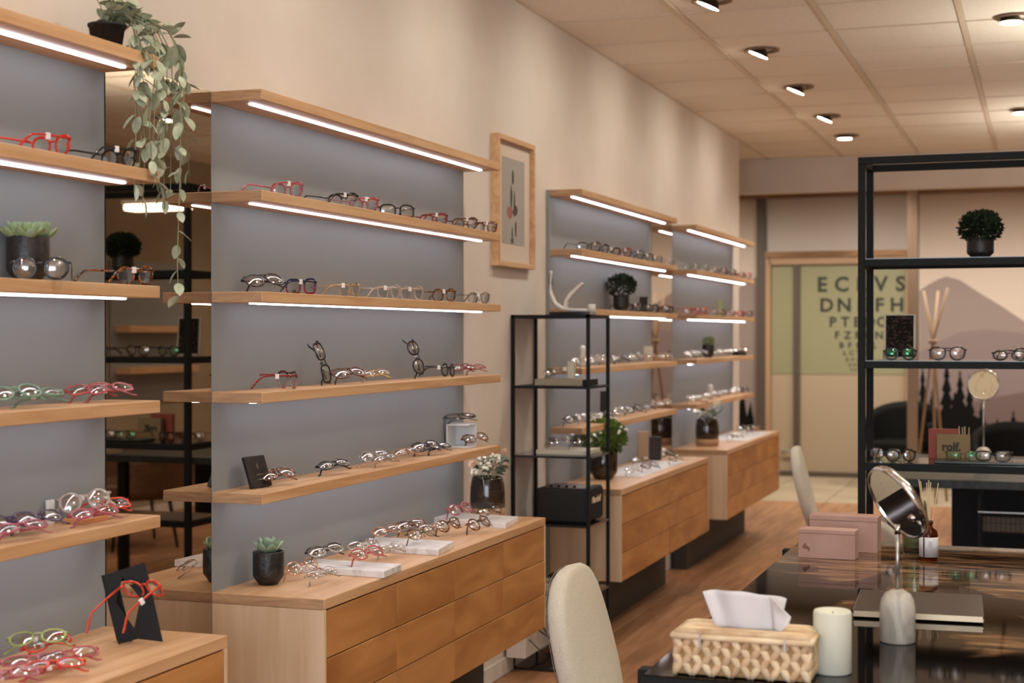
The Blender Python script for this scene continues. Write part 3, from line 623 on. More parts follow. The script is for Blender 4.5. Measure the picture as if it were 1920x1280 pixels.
GS('s5', G1, [
    ('square', 'purple', 'fold', 22, .095, -31, 'purple eyeglasses lying on the nearest bottom shelf at the left edge', dict(elev=58)),
    ('panto', 'purple', 'fold', 72, .105, -28, 'second purple eyeglasses lying right of the first purple pair', dict(elev=62)),
    ('oval', 'pink', 'lay', 40, .150, -27, 'pink eyeglasses lying in front of the purple pairs', dict(elev=68)),
    ('oval', 'pink', 'lay', 178, .145, -27, 'pink eyeglasses lying in front of the clear round pair', dict(elev=66)),
    ('rect', 'coral', 'fold', 200, .105, -27, 'coral red eyeglasses at the right end of the nearest bottom shelf', dict(elev=55))])
p = on_x(158, .085)
rb = thing('display_riser', 'orange and white display riser on the nearest bottom shelf', 'riser', (p.x, p.y, LV[4] + .0003))
obj('riser_block', B(-.03, .03, -.045, .05, 0, .012, bev=.002), mat('orange_card', '#c98a5c', 0.6), rb)
obj('upright_sheet', B(-.055, -.048, -.07, -.045, 0, .055, bev=.001), ACRYL, rb)
glasses('round', 'clear', 'fold', (p.x, p.y), -50, 'round clear eyeglasses leaning on the orange riser', G1, LV[4] + .0125, elev=25)
# nearest counter
CG = 'colourful glasses piled on the nearest counter'
for kind, color, px, py, psi, elev, pose, dz, lab in [
    ('oval', 'coral', 92, 1232, -20, 60, 'lay', .0, 'coral eyeglasses at the back of the pile on the nearest counter'),
    ('panto', 'lime', 70, 1238, -62, 62, 'lay', .016, 'yellow green round eyeglasses on top of the pile'),
    ('rect', 'pink', 62, 1262, -60, 74, 'lay', .0, 'pink eyeglasses at the left front of the pile'),
    ('oval', 'coral', 100, 1272, -55, 72, 'lay', .0, 'orange red eyeglasses at the front of the pile'),
    ('rect', 'rose', 130, 1255, -40, 65, 'lay', .0, 'rose red eyeglasses at the right of the pile'),
    ('rect', 'pink', 12, 1292, -50, 70, 'lay', .0, 'pale pink eyeglasses cut by the lower left corner')]:
    q = on_z(px, py, CT); q.x = min(q.x, .30); glasses(kind, color, pose, (q.x, q.y), psi, lab, CG, CT + dz, elev=elev)
# black folded card stand with red glasses
q0 = on_z(215, 1213, CT)
cs = thing('card_stand', 'folded black card stand with a diamond cut-out on the nearest counter', 'display stand', (q0.x - .01, q0.y + .03, CT + .0003))
def plate(name, pts, basep, ux, lean, m, parent, th=.0022):
    """flat card: pts in (u,v); u along ux (in XY), v up with lean along normal"""
    u = Vector((ux[0], ux[1], 0)).normalized(); n = Vector((-u.y, u.x, 0)); v = (Vector((0, 0, 1)) * math.cos(lean) + n * math.sin(lean)); nn = u.cross(v).normalized()
    bm = bmesh.new(); o = Vector(basep)
    a = [bm.verts.new(o + u * x + v * y + nn * th / 2) for x, y in pts]; b = [bm.verts.new(o + u * x + v * y - nn * th / 2) for x, y in pts]
    k = len(pts)
    for tri in tessellate_polygon([[Vector((x, y, 0)) for x, y in pts]]): bm.faces.new([a[i] for i in tri]); bm.faces.new([b[i] for i in tri[::-1]])
    for i in range(k): bm.faces.new((a[i], b[i], b[(i + 1) % k], a[(i + 1) % k]))
    return obj(name, bm, m, parent)
plate('front_card', [(0, 0), (.047, .014), (.037, .037), (-.011, .094), (.002, .152), (.055, .186), (-.044, .153), (-.011, .033)], (0, 0, 0), (1, .12), .10, CARD, cs)
plate('front_card', [(.047, .014), (.108, .010), (.067, .152), (.055, .186), (.002, .152), (.050, .105), (.037, .037)], (0, 0, 0), (1, .12), .10, CARD, cs)
plate('rear_card', [(-.056, .150), (-.020, .160), (.016, .0), (-.022, .0)], (-.004, .035, 0), (1, .12), -.06, CARD, cs)
rg = glasses('cat', 'coral', 'open', (q0.x, q0.y), 62, 'coral red eyeglasses hung on the black card stand', 'red glasses on the card stand', CT + .092)
rg.rotation_euler = (Matrix.Rotation(math.radians(166), 3, 'Z') @ Matrix.Rotation(math.radians(-27), 3, 'X') @ Matrix.Rotation(math.radians(8), 3, 'Y')).to_euler()
rg.location = on_y(272, 1102, q0.y + .035)

# middle counter: slabs, pot, glasses
def slab(pxs, lab):
    (ax, ay), (bx, by), (cx, cy) = pxs  # front-left top, front-right top, back-right top
    zt = CT + .020; A = on_z(ax, ay, zt); Bq = on_z(bx, by, zt); Cq = on_z(cx, cy, zt)
    u = (Bq - A); v = (Cq - Bq); t = thing('marble_slab', lab, 'slab', (A.x, A.y, CT + .0003), 0, 'white marble slabs on the middle counter')
    bm = prism([(0, 0), (u.x, u.y), (u.x + v.x, u.y + v.y), (v.x, v.y)], 0, .0197, 'z'); bmesh.ops.bevel(bm, geom=list(bm.edges), offset=.0012, segments=1, affect='EDGES')
    obj('slab_block', bm, MARBLE, t); return t
slab([(556, 1060), (720, 1071), (753, 1057)], 'white marble slab nearest the succulent on the middle counter')
slab([(671, 1021), (822, 1030), (851, 1014)], 'white marble slab in the centre of the middle counter')
slab([(812, 970), (948, 981), (972, 968)], 'white marble slab beside the flower vase on the middle counter')
CTG = 'glasses laid out on the middle counter'
zs = CT + .0202
for kind, color, px, py, psi, elev, pose, z, lab in [
    ('round', 'rgold', 569, 1086, -27, 42, 'fold', CT, 'round rose gold eyeglasses leaning on the counter beside the succulent'),
    ('oval', 'silver', 606, 1094, -21, 62, 'fold', CT, 'small silver eyeglasses lying right of the rose gold pair'),
    ('cat', 'blkclear', 612, 1052, -30, 55, 'fold', zs, 'black-browed clear eyeglasses on the first marble slab'),
    ('panto', 'rose', 690, 1058, -28, 55, 'fold', zs, 'rose red eyeglasses on the right end of the first slab'),
    ('panto', 'silver', 684, 1044, -30, 52, 'fold', zs, 'silver wire eyeglasses behind the rose red pair'),
    ('rect', 'silver', 733, 1046, -24, 55, 'fold', CT, 'silver eyeglasses on the wood between first and second slab'),
    ('panto', 'rgold', 727, 1014, -30, 55, 'fold', zs, 'rose gold eyeglasses at the left of the centre slab'),
    ('square', 'brown', 772, 1003, -30, 55, 'fold', zs, 'brown eyeglasses at the back of the centre slab'),
    ('panto', 'gun', 792, 1020, -30, 48, 'fold', zs, 'gunmetal eyeglasses at the front of the centre slab'),
    ('oval', 'silver', 812, 1006, -30, 55, 'fold', zs, 'silver eyeglasses at the right of the centre slab'),
    ('panto', 'tort', 843, 1003, -21, 35, 'fold', CT, 'tortoiseshell eyeglasses on the counter between centre and vase slabs'),
    ('round', 'tort', 900, 1000, -21, 40, 'fold', CT, 'round brown eyeglasses in front of the vase slab'),
    ('round', 'pink', 864, 972, -27, 40, 'fold', zs, 'pink round eyeglasses on the slab beside the vase'),
    ('rect', 'gun', 920, 974, -24, 45, 'fold', zs, 'gunmetal eyeglasses on the slab in front of the vase')]:
    q = on_z(px, py, z); glasses(kind, color, pose, (q.x, q.y), psi, lab, CTG, z, elev=elev)
# booklet on the bottom shelf
q = on_x(484, .085)
bk_ = thing('black_booklet', 'black wood-grain booklet leaning on the bottom shelf of the middle bay', 'booklet', (.094, q.y, LV[4] + .0003))
bkc = obj('cover', B(-.045, .045, -.006, .006, 0, .090, bev=.0015), BOOKB, bk_); bkc.rotation_euler = (math.radians(-19), 0, math.radians(82)); bkc.location = (0, 0, .0022)
em = obj('foil_emblem', prism([(0, .0), (.004, .004), (.003, .012), (0, .017), (-.003, .012), (-.004, .004)], -.0066, -.0062, 'y'), FOIL, bkc); em.location = (.0, 0, .052)
for k, w_ in ((0, .015), (1, .009)): obj('foil_line', B(-w_, w_, -.0066, -.0062, .034 - k * .014, .037 - k * .014), FOIL, bkc)

# ---- far bays: rows of pairs
rnd = random.Random(11)
BS = ['nearest bay', 'middle bay', 'third bay', 'farthest bay']
def rowfill(bi, li, px0, px1, n, mode, cols, kinds):
    y0, y1 = BAYS[bi]; z = LV[li] if li < 5 else CT
    nm = {1: 'second shelf', 2: 'third shelf', 3: 'fourth shelf', 4: 'bottom shelf', 5: 'counter'}[li]
    for k in range(n):
        px = px0 + (px1 - px0) * (k + .5) / n + rnd.uniform(-2, 2); X = rnd.uniform(.10, .135) if li < 5 else rnd.uniform(.10, .30)
        p = on_x(px, X); p.y = min(max(p.y, y0 + .08), y1 - .08); col = cols[k % len(cols)]; kd = kinds[k % len(kinds)]
        ps = 'open' if mode == 'open' else ('fold' if rnd.random() < .8 else 'lay')
        psi = rnd.uniform(58, 80) if mode == 'open' else rnd.uniform(-40, -15)
        lab = f'{CW[col]} {KW[kd]} eyeglasses, {ORD[k]} from left, {nm} of the {BS[bi]}'
        glasses(kd, col, ps, (p.x, p.y), psi, lab, f'glasses in the {BN[bi]}', z, elev=rnd.uniform(38, 60), tagged=(k % 2 == 0 or mode == 'open'))
rowfill(2, 1, 1095, 1262, 8, 'open', ['black', 'blk2', 'black', 'dred', 'navy', 'black', 'gun', 'clear'], ['square', 'panto', 'rect', 'panto', 'round'])
rowfill(2, 2, 1180, 1262, 5, 'open', ['navy', 'black', 'blk2', 'tort', 'black'], ['panto', 'rect', 'round'])
rowfill(2, 3, 1075, 1262, 7, 'fold', ['silver', 'clear', 'gun', 'black', 'silver', 'rgold', 'gold'], ['oval', 'panto', 'round'])
rowfill(2, 4, 1062, 1262, 7, 'fold', ['gun', 'silver', 'black', 'silver', 'navy', 'gun', 'clear'], ['round', 'panto', 'oval'])
rowfill(2, 5, 1180, 1290, 7, 'fold', ['silver', 'gun', 'purple', 'silver', 'blk2', 'gun', 'silver', 'rgold'], ['panto', 'oval', 'round'])
rowfill(3, 1, 1288, 1408, 7, 'open', ['gun', 'green', 'gold', 'brown', 'blk2', 'dred', 'red'], ['panto', 'round', 'rect'])
rowfill(3, 2, 1288, 1408, 7, 'open', ['rose', 'coral', 'clear', 'brown', 'silver', 'red', 'brown'], ['panto', 'round', 'rect'])
rowfill(3, 3, 1285, 1408, 6, 'fold', ['silver', 'gun', 'silver', 'clear', 'black', 'gold'], ['panto', 'round'])
rowfill(3, 4, 1290, 1405, 6, 'fold', ['silver', 'clear', 'gun', 'silver', 'silver', 'purple'], ['panto', 'oval'])
rowfill(3, 5, 1370, 1440, 8, 'fold', ['gun', 'silver', 'black', 'silver', 'gun', 'rgold', 'black', 'silver'], ['panto', 'oval'])
for a, b, lab in [((7.25, 8.2), (.06, .30), 'pale marble slab on the counter of the third bay'), ((9.9, 10.85), (.05, .33), 'long pale marble slab on the farthest counter')]:
    tag(obj('marble_slab', B(0, b[1] - b[0], 0, a[1] - a[0], 0, .0015, bev=.0005, seg=1), MARBLE, None, loc=(b[0], a[0], CT + .0001)), lab, 'slab')

# ------------------------------------------------------------------ plants
def leaf_mesh(L, Wd, curl=0.0, fold=0.15, thick=0.0, n=6):
    bm = bmesh.new(); rows = []
    for i in range(n + 1):
        t = i / n; w = Wd / 2 * (math.sin(PI * min(1, t * .93 + .05)) ** .8); x = L * t; z = curl * L * t * t
        if i in (0, n): rows.append([bm.verts.new((x, 0, z))])
        else: rows.append([bm.verts.new((x, -w, z + fold * w)), bm.verts.new((x, 0, z - thick * .5)), bm.verts.new((x, w, z + fold * w))])
    for u, v in zip(rows, rows[1:]):
        if len(u) == 1: bm.faces.new((u[0], v[0], v[1])); bm.faces.new((u[0], v[1], v[2]))
        elif len(v) == 1: bm.faces.new((u[0], v[0], u[1])); bm.faces.new((u[1], v[0], u[2]))
        else: bm.faces.new((u[0], v[0], v[1], u[1])); bm.faces.new((u[1], v[1], v[2], u[2]))
    return bm
def fat_leaf(L, Wd, T_, n=6):
    bm = bmesh.new(); rings = []
    for i in range(n + 1):
        t = i / n; s = max(.06, math.sin(PI * (t * .80 + .20 * (1 - t) * .6)) ** .7) * (1 - .85 * max(0, t - .8) / .2); x = L * t; z = .35 * L * t * t
        rings.append([bm.verts.new((x, Wd / 2 * s * math.cos(a), z + T_ / 2 * s * math.sin(a))) for a in [2 * PI * k / 8 for k in range(8)]])
    for u, v in zip(rings, rings[1:]):
        for k in range(8): bm.faces.new((u[k], u[(k + 1) % 8], v[(k + 1) % 8], v[k]))
    bm.faces.new(rings[0][::-1]); bm.faces.new(rings[-1]); return bm
def pot(t, r, h, m, foot=True, name='pot'):
    pr = [(0, 0), (r * .62, 0), (r * .66, .004), (r * .98, h * .24), (r, h * .30), (r, h - .002), (r - .001, h), (r - .005, h), (r - .006, h - .012), (0, h - .012)] if foot else [(0, 0), (r * .78, 0), (r * .98, h * .9), (r * 1.04, h * .9), (r * 1.05, h), (r * .97, h), (r * .94, h - .01), (0, h - .01)]
    obj(name, lathe(pr, 32), m, t, True); obj('soil', lathe([(0, h - .0115), (r * .9, h - .0115), (r * .9, h - .009), (0, h - .006)], 20), SOIL, t)
FL = {}
def succulent(loc, r, h, lab, m, heads=((0, 0, 1.0),), seed=1):
    rr = random.Random(seed); t = thing('potted_succulent', lab, 'plant', loc, rr.random(), 'succulents in dark ceramic pots')
    pot(t, r, h, CERAM)
    for hx_, hy_, sc in heads:
        for ring_, (n, el, L) in enumerate([(7, 18, 1.0), (7, 38, .9), (6, 58, .72), (4, 76, .5)]):
            for k in range(n):
                key = (ring_, m.name)
                a = 2 * PI * (k + .5 * (ring_ % 2) + rr.uniform(-.1, .1)) / n
                if key not in FL: FL[key] = obj('leaf', fat_leaf(.050 * L, .030 * (.6 + .4 * L), .010), m, t, True); o = FL[key]
                else: o = copy(FL[key], t)
                o.location = (hx_ + .004 * math.cos(a), hy_ + .004 * math.sin(a), h - .006 + ring_ * .003); o.scale = (sc,) * 3
                o.rotation_euler = (0, -math.radians(el + rr.uniform(-6, 6)), a)
    return t
q = on_z(487, 1098, CT); succulent((.100, q.y + .035, CT + .0003), .044, .093, 'pale green succulent in a dark hammered pot on the middle counter', SUCC)
q = on_x(62, .080); succulent((.068, q.y, LV[2] + .0003), .046, .098, 'wide green succulent in a black pot on the nearest third shelf', SUCC2, ((-.018, -.016, .85), (.016, .02, .9), (.012, -.024, .8), (-.014, .022, .75)), 4)
# trailing plant on the top shelf
q = on_x(205, .11)
tp = thing('trailing_plant', 'pale variegated trailing plant in a small black pot on the top shelf', 'plant', (.105, q.y, LV[0] + .0003))
pot(tp, .042, .058, POTBLK, False)
rr = random.Random(3); LT = None
def leaf_on(t, pos, az, el, sc):
    global LT
    if LT is None: LT = obj('leaf', leaf_mesh(.050, .028, -.12, .25), TRAIL, t, True); o = LT
    else: o = copy(LT, t)
    o.location = pos; o.rotation_euler = (rr.uniform(-.5, .5), -el, az); o.scale = (sc,) * 3
def vine(pts, n, sc=1.0, rad=.0012):
    P = [Vector(p) for p in pts]
    obj('stem', T(P, rad, 5), STEM, tp, True)
    for k in range(n):
        t = (k + .6) / n * (len(P) - 1); i = min(int(t), len(P) - 2); p = P[i].lerp(P[i + 1], t - i)
        leaf_on(tp, p, rr.uniform(0, 2 * PI), rr.uniform(-1.35, -.25) if p.z < .05 else rr.uniform(-.5, .9), sc * rr.uniform(.7, 1.15))
for k in range(6):
    a = rr.uniform(0, 2 * PI); vine([(0, 0, .05), (.02 * math.cos(a), .02 * math.sin(a), .10), (.045 * math.cos(a), .045 * math.sin(a) + .01, .125 + rr.uniform(-.02, .02)), (.06 * math.cos(a), .06 * math.sin(a) + .02, .11)], 6, .8)
for k in range(14):
    dx, dy = rr.uniform(.045, .085), rr.uniform(.02, .26); zl = rr.choice([-.12, -.2, -.27, -.32, -.33, -.36])
    vine([(0, .01, .052), (dx * .4, dy * .4, .09), (dx * .8, dy * .8, .075), (dx, dy, .02), (dx + .005, dy + rr.uniform(-.015, .015), -.06), (dx + .002, dy + rr.uniform(-.02, .02), zl * .6), (dx, dy + rr.uniform(-.03, .03), zl)], 15, .92)
vine([(0, .01, .052), (.05, .06, .09), (.092, .12, .06), (.100, .15, .0), (.098, .16, -.15), (.098, .155, -.30), (.096, .15, -.42), (.097, .145, -.50), (.098, .150, -.58)], 21, .85)
# grassy bushes
def bush(loc, r, h, ph, R_, m, lab, seed, potm=CERAM, extra=None, n=900, fl=None):
    rr_ = random.Random(seed); t = thing('potted_plant', lab, 'plant', loc); pot(t, r, ph, potm)
    bm = bmesh.new()
    for k in range(n):
        a = rr_.uniform(0, 2 * PI); u = rr_.uniform(-.75, 1); rad = R_ * (rr_.random() ** .3) * .85; d = Vector((math.cos(a) * math.sqrt(max(0, 1 - u * u)), math.sin(a) * math.sqrt(max(0, 1 - u * u)), u))
        p = Vector((0, 0, ph + h * .38)) + Vector((d.x * rad, d.y * rad, d.z * rad * .8)); e = Vector((rr_.uniform(-1, 1) + d.x, rr_.uniform(-1, 1) + d.y, rr_.uniform(-.2, 1) + d.z)).normalized() * R_ * .24; s = e.cross(Vector((rr_.random(), rr_.random(), 1))).normalized() * R_ * .045
        bm.faces.new([bm.verts.new(p - s), bm.verts.new(p + e * .5 - s * 1.4), bm.verts.new(p + e), bm.verts.new(p + e * .5 + s * 1.4)])
    for k in range(14):
        a = rr_.uniform(0, 2 * PI); tube(bm, [(0, 0, ph - .012), (math.cos(a) * R_ * .3, math.sin(a) * R_ * .3, ph + h * .2), (math.cos(a) * R_ * .6, math.sin(a) * R_ * .6, ph + h * .5)], .001, 4)
    o = obj('foliage', bm, m, t); o['kind'] = 'stuff'
    if fl:
        bm = bmesh.new()
        for k in range(38):
            a = rr_.uniform(0, 2 * PI); u = rr_.uniform(.1, 1); c = Vector((math.cos(a) * math.sqrt(1 - u * u) * R_, math.sin(a) * math.sqrt(1 - u * u) * R_, ph + h * .4 + u * R_ * .85)); bmesh.ops.create_icosphere(bm, subdivisions=1, radius=R_ * .065, matrix=Matrix.Translation(c))
        o = obj('blossoms', bm, fl, t); o['kind'] = 'stuff'
    return t
PLANT = on_y(1838, 484, 6.08)
bush((PLANT.x, 6.08, 1.7253), .050, .10, .080, .088, BUSH, 'fine-leaved dark green plant in a dark pot on the tall black shelf', 5, n=1500)
p = on_x(1165, .10); bush((.10, p.y, LV[2] + .0003), .042, .12, .085, .085, BUSH, 'dark bushy plant in a black pot on the third shelf, third bay', 6)
p = on_x(1328, .085); bush((.085, p.y, LV[3] + .0003), .040, .05, .085, .045, BUSHG, 'small green plant in a black pot on the farthest fourth shelf', 8, n=400)
p = on_z(1122, 905, CT); bush((.15, 7.08, CT + .0003), .068, .13, .15, .12, BUSHG, 'bright green plant with white blossoms in a dark pot on the third counter', 9, CERAMG, n=1800, fl=BLOOMW)
# flower vases
VP = None
def vase(loc, lab, seed, s=1.0, dark=False):
    rr_ = random.Random(seed); t = thing('flower_vase', lab, 'vase', loc, 0, 'glazed vases of pale pink flowers')
    obj('clay_foot', lathe([(0, 0), (.060, 0), (.064, .004), (.066, .040), (0, .040)], 32), CLAY, t, True)
    obj('glazed_body', lathe([(0, .040), (.0662, .040), (.0675, .07), (.066, .115), (.060, .150), (.058, .156), (.055, .158), (.053, .150), (.055, .11), (0, .10)], 32), CERAMG, t, True)
    for k in range(22):
        a = rr_.uniform(0, 2 * PI); rad = rr_.uniform(.03, .13); top = Vector((math.cos(a) * rad * .75, math.sin(a) * rad * 1.1, rr_.uniform(.175, .26)))
        obj('stem', T([(math.cos(a) * .01, math.sin(a) * .01, .11), (math.cos(a) * .035, math.sin(a) * .035, .165), top], .0012, 5), STEM, t)
        kind = k % 4
        if kind == 0:
            for j in range(6):
                b = 2 * PI * j / 6
                o = leaf_mesh(.028, .028, .5, .5, n=4); o = obj('petal', o, PETAL, t, True) if (seed, 'p') not in FL else (o.free() or copy(FL[(seed, 'p')], t)); FL[(seed, 'p')] = o
                o.location = top; o.rotation_euler = (0, -.7 - .3 * (j % 2), b)
        elif kind == 1:
            bm = bmesh.new()
            for j in range(12): bmesh.ops.create_icosphere(bm, subdivisions=1, radius=.0065, matrix=Matrix.Translation((rr_.uniform(-.018, .018), rr_.uniform(-.018, .018), rr_.uniform(-.01, .012))))
            obj('berry_cluster', bm, BERRY if k % 2 else BLOOMW, t, True, loc=top)
        else:
            for j in range(5):
                f_ = (j + 1) / 6; p_ = Vector((math.cos(a) * .035, math.sin(a) * .035, .165)).lerp(top, f_)
                if 'euc' not in FL: FL['euc'] = obj('leaf', leaf_mesh(.036, .024, -.1, .2), EUCA, t, True); o = FL['euc']
                else: o = copy(FL['euc'], t)
                o.location = p_; o.rotation_euler = (rr_.uniform(-.6, .6), rr_.uniform(-.9, .4), a + rr_.uniform(-1.4, 1.4))
    t.scale = (s,) * 3
    return t
vase((.150, 5.455, CT + .0003), 'brown-black glazed vase of pale pink flowers at the middle counter end', 21)
vase((.165, 9.40, CT + .0003), 'dark glazed vase of pink flowers on the farthest counter', 22, 1.1)

# ------------------------------------------------------------------ slim black rack and its contents
RX0, RX1, RY0, RY1 = 0.004, .353, 6.144, 6.465; rw = .0075
rack = thing('slim_rack', 'slim black metal display rack standing between the middle and third bays', 'rack', (0, RY0, 0))
D_ = RY1 - RY0
for x in (RX0, RX1 - .014):
    for y in (0, D_ - .014): obj('post', B(x, x + .014, y, y + .014, 0, 1.519), BLACK, rack)
for z in (1.505, 1.205, .910, .618, .322, .003):
    n = 'shelf_plate' if z < 1.5 else 'top_rail'
    if n == 'shelf_plate': obj(n, B(RX0 + .001, RX1 - .001, .001, D_ - .001, z, z + .010), BLACK if z > 1 else DARKSH, rack)
    else:
        for a in ((RX0, RX1, 0, .014), (RX0, RX1, D_ - .014, D_), (RX0, RX0 + .014, .014, D_ - .014), (RX1 - .014, RX1, .014, D_ - .014)): obj(n, B(a[0], a[1], a[2], a[3], z, z + .014), BLACK, rack)
        obj('top_plate', B(RX0 + .014, RX1 - .014, .014, D_ - .014, z + .004, z + .010), DARKSH, rack)
zt = 1.5195
bx = tag(obj('dark_box', B(0, .18, 0, .10, 0, .012, bev=.001), DARKSH, None, loc=(.17, RY0 + .015, zt)), 'flat dark box on top of the slim rack', 'box')
sc_ = thing('curved_display', 'white curved band display sculpture on top of the slim rack', 'display', (.25, RY0 + .06, zt + .0125))
band = [(-.085, .17), (-.09, .13), (-.085, .08), (-.065, .035), (-.03, .012), (.02, .006), (.075, .006)]
obj('curved_band', prism([(x, z + .007) for x, z in band] + [(x, z - .006) for x, z in band[::-1]], -.02, .02, 'y'), SCULP, sc_, True)
obj('curved_band', prism([(-.028, .012), (-.022, .05), (.0, .082), (.052, .125), (.060, .118), (.012, .072), (-.010, .045), (-.014, .012)], -.012, .012, 'y'), SCULP, sc_)
cyl = tag(obj('white_cylinder', lathe([(0, 0), (.016, 0), (.016, .045), (0, .045)], 20), SCULP, None, True, loc=(.335, RY0 + .10, zt)), 'small white cylinder at the right corner of the rack top', 'ornament')
b2 = thing('beige_case', 'beige case with a black end on the upper rack shelf', 'box', (.09, RY0 + .06, 1.2155))
obj('case_body', B(0, .215, 0, .16, 0, .028, bev=.002), BEIGE, b2); obj('case_end', B(.2155, .238, .0, .16, .002, .027, bev=.001), BLACK, b2)
tag(obj('white_block', B(0, .03, 0, .03, 0, .075, bev=.003), CREAMB, None, loc=(.225, RY0 + .10, 1.2440)), 'upright white block on the beige case', 'ornament')
RG = 'glasses on the slim rack'
glasses('oval', 'silver', 'fold', (.175, RY0 + .12), -40, 'silver eyeglasses leaning on the beige case of the rack', RG, 1.2440, elev=30)
tag(obj('cream_board', B(0, .23, 0, .20, 0, .020, bev=.002), CREAMB, None, loc=(.10, RY0 + .05, .9205)), 'cream board on the middle rack shelf', 'board')
glasses('panto', 'silver', 'fold', (.185, RY0 + .12), -45, 'silver eyeglasses on the left of the cream rack board', RG, .941, elev=45)
glasses('round', 'gun', 'fold', (.275, RY0 + .16), -45, 'gunmetal eyeglasses on the right of the cream rack board', RG, .941, elev=45)
sp = thing('speaker', 'black box speaker with a cream script logo on the lower rack shelf', 'speaker', (.108, RY0 + .03, .6285))
obj('cabinet_body', B(0, .225, 0, .24, .006, .150, bev=.008), SPK, sp)
obj('grille', B(.2255, .231, .012, .228, .016, .140, bev=.002), mat('speaker_cloth', '#090909', 0.9), sp); obj('control_plate', B(.02, .20, .03, .21, .1503, .1515), mat('brass_plate', '#7d6a52', 0.4, 0.6), sp)
for k in range(4): obj('knob', lathe([(0, .1515), (.007, .1515), (.006, .160), (0, .160)], 12, c=(.05 + .035 * k, .05)), BLACK, sp)
text_mesh('logo', 'Marshall', .040, SPKL, sp, frame_mat((.2315, .12, .085), (0, 1, 0), (1, 0, 0)), .001, bold=.0008, shear=.25)
for y in (.03, .21): obj('foot', B(.02, .20, y - .008, y + .008, 0, .006), BLACK, sp)
tag(obj('cream_box', B(0, .24, 0, .16, 0, .030, bev=.002), CREAMB, None, loc=(.09, RY0 + .06, .3325)), 'cream box on the lowest rack shelf', 'box')
glasses('round', 'black', 'lay', (.19, RY0 + .13), -45, 'dark sunglasses lying on the cream box of the lowest rack shelf', RG, .363, lens=LENSD, elev=65)
duct = struct(obj('trim_6', B(.0145, .10, 6.05, 6.62, .0701, .19, bev=.003), WHITE))
cbm = bmesh.new(); tube(cbm, [(.06, 6.05, .62), (.03, 6.10, .55), (.03, 6.12, .30), (.12, 6.10, .20), (.20, 6.12, .14), (.16, 6.08, .10), (.09, 6.10, .15), (.15, 6.12, .20), (.22, 6.10, .12), (.17, 6.10, .05), (.10, 6.12, .018)], .003, 6)
tag(obj('power_cable', cbm, BLACK, None, True), 'looped black cable hanging behind the slim rack', 'cable')

# ------------------------------------------------------------------ things in the far bays
p = on_x(1100, .10)
tag(obj('white_ornament', lathe([(0, 0), (.018, 0), (.02, .01), (.014, .04), (.012, .07), (.016, .085), (.010, .10), (0, .102)], 16), SCULP, None, True, loc=(.11, 6.86, LV[3] + .0003)), 'white rounded ornament on the fourth shelf of the third bay', 'ornament')
def card(loc, w, h, th, rz, lean, m, lab, name='display_card'):
    o = obj(name, B(-w / 2, w / 2, -th / 2, th / 2, 0, h, bev=.001, seg=1), m, None, loc=loc); o.rotation_euler = (lean, 0, rz); return tag(o, lab, 'card')
card((.09, on_x(1215, .09).y, LV[3] + .003), .05, .085, .006, .35, .18, CREAMB, 'pale card leaning on the fourth shelf of the third bay')
card((.09, on_x(1206, .09).y, LV[2] + .003), .045, .085, .008, .35, .2, BOOKB, 'dark card leaning right of the plant on the third bay shelf')
card((.07, on_x(1133, .07).y, LV[4] + .003), .045, .14, .008, .4, .1, BOOKB, 'dark upright card on the bottom shelf of the third bay')
card((.10, on_x(1205, .10).y, CT + .004), .06, .17, .01, .4, .12, STICK, 'tall wooden frame leaning on the third bay counter')
card((.13, on_x(1228, .13).y, CT + .004), .07, .13, .01, .4, .1, BOOKB, 'black framed card behind glasses on the third counter')
tag(obj('white_ornament', lathe([(0, 0), (.02, 0), (.02, .075), (.017, .09), (.01, .098), (0, .10)], 18), SCULP, None, True, loc=(.10, on_x(1332, .10).y, LV[4] + .0003)), 'white domed ornament on the bottom shelf of the farthest bay', 'ornament')
card((.09, on_x(1350, .09).y, LV[2] + .002), .02, .11, .006, .3, .1, mat('lime_card', '#9fae62', 0.6), 'slim lime green card on the third shelf, farthest bay')
tag(obj('dark_pouch', lathe([(0, 0), (.05, 0), (.055, .012), (.03, .035), (0, .04)], 16), BLACK, None, True, loc=(.10, on_x(1386, .10).y, LV[3] + .0003)), 'dark round pouch on the farthest fourth shelf', 'pouch')

# ------------------------------------------------------------------ tall black shelf unit
BX0, BX1, BY0, BY1 = 1.486, 3.10, 5.93, 6.245; tw = .027
big = thing('tall_shelf_unit', 'tall open black steel shelf unit behind the glossy table', 'shelf unit', (BX0, BY0, 0))
LX, LY = BX1 - BX0, BY1 - BY0
for x in (0, LX - tw):
    for y in (0, LY - tw): obj('post', B(x, x + tw, y, y + tw, 0, 2.085, bev=.001, seg=1), BLACKR, big)
for y in (0, LY - tw): obj('top_bar', B(0, LX, y, y + tw, 2.0855, 2.1125, bev=.001, seg=1), BLACKR, big)
for x in (0, LX - tw): obj('top_bar', B(x, x + tw, tw, LY - tw, 2.0855, 2.1125), BLACKR, big)
for z in (1.725, 1.336, .946, .60):
    for y in (0, LY - tw): obj('shelf_bar', B(tw, LX - tw, y, y + tw, z - .030, z - .003, bev=.001, seg=1), BLACKR, big)
    for x in (0, LX - tw): obj('shelf_bar', B(x, x + tw, tw, LY - tw, z - .030, z - .003), BLACKR, big)
    obj('shelf_plate', B(tw * .4, LX - tw * .4, tw * .3, LY - tw * .3, z - .0028, z), DARKSH, big)
SG = 'glasses on the tall black shelf'
def bs(px, Y, dz=0): p = on_y(px, 620, Y); return (p.x, Y)
glasses('panto', 'black', 'open', bs(1688, 6.0), -82, 'black eyeglasses with green coated lenses before the dark stone print', SG, 1.3362, lens=LENSG, tagged=False)
glasses('aviator', 'blk2', 'open', bs(1777, 6.02), -85, 'black aviator eyeglasses on the tall shelf below the wooden sticks', SG, 1.3362, tagged=False)
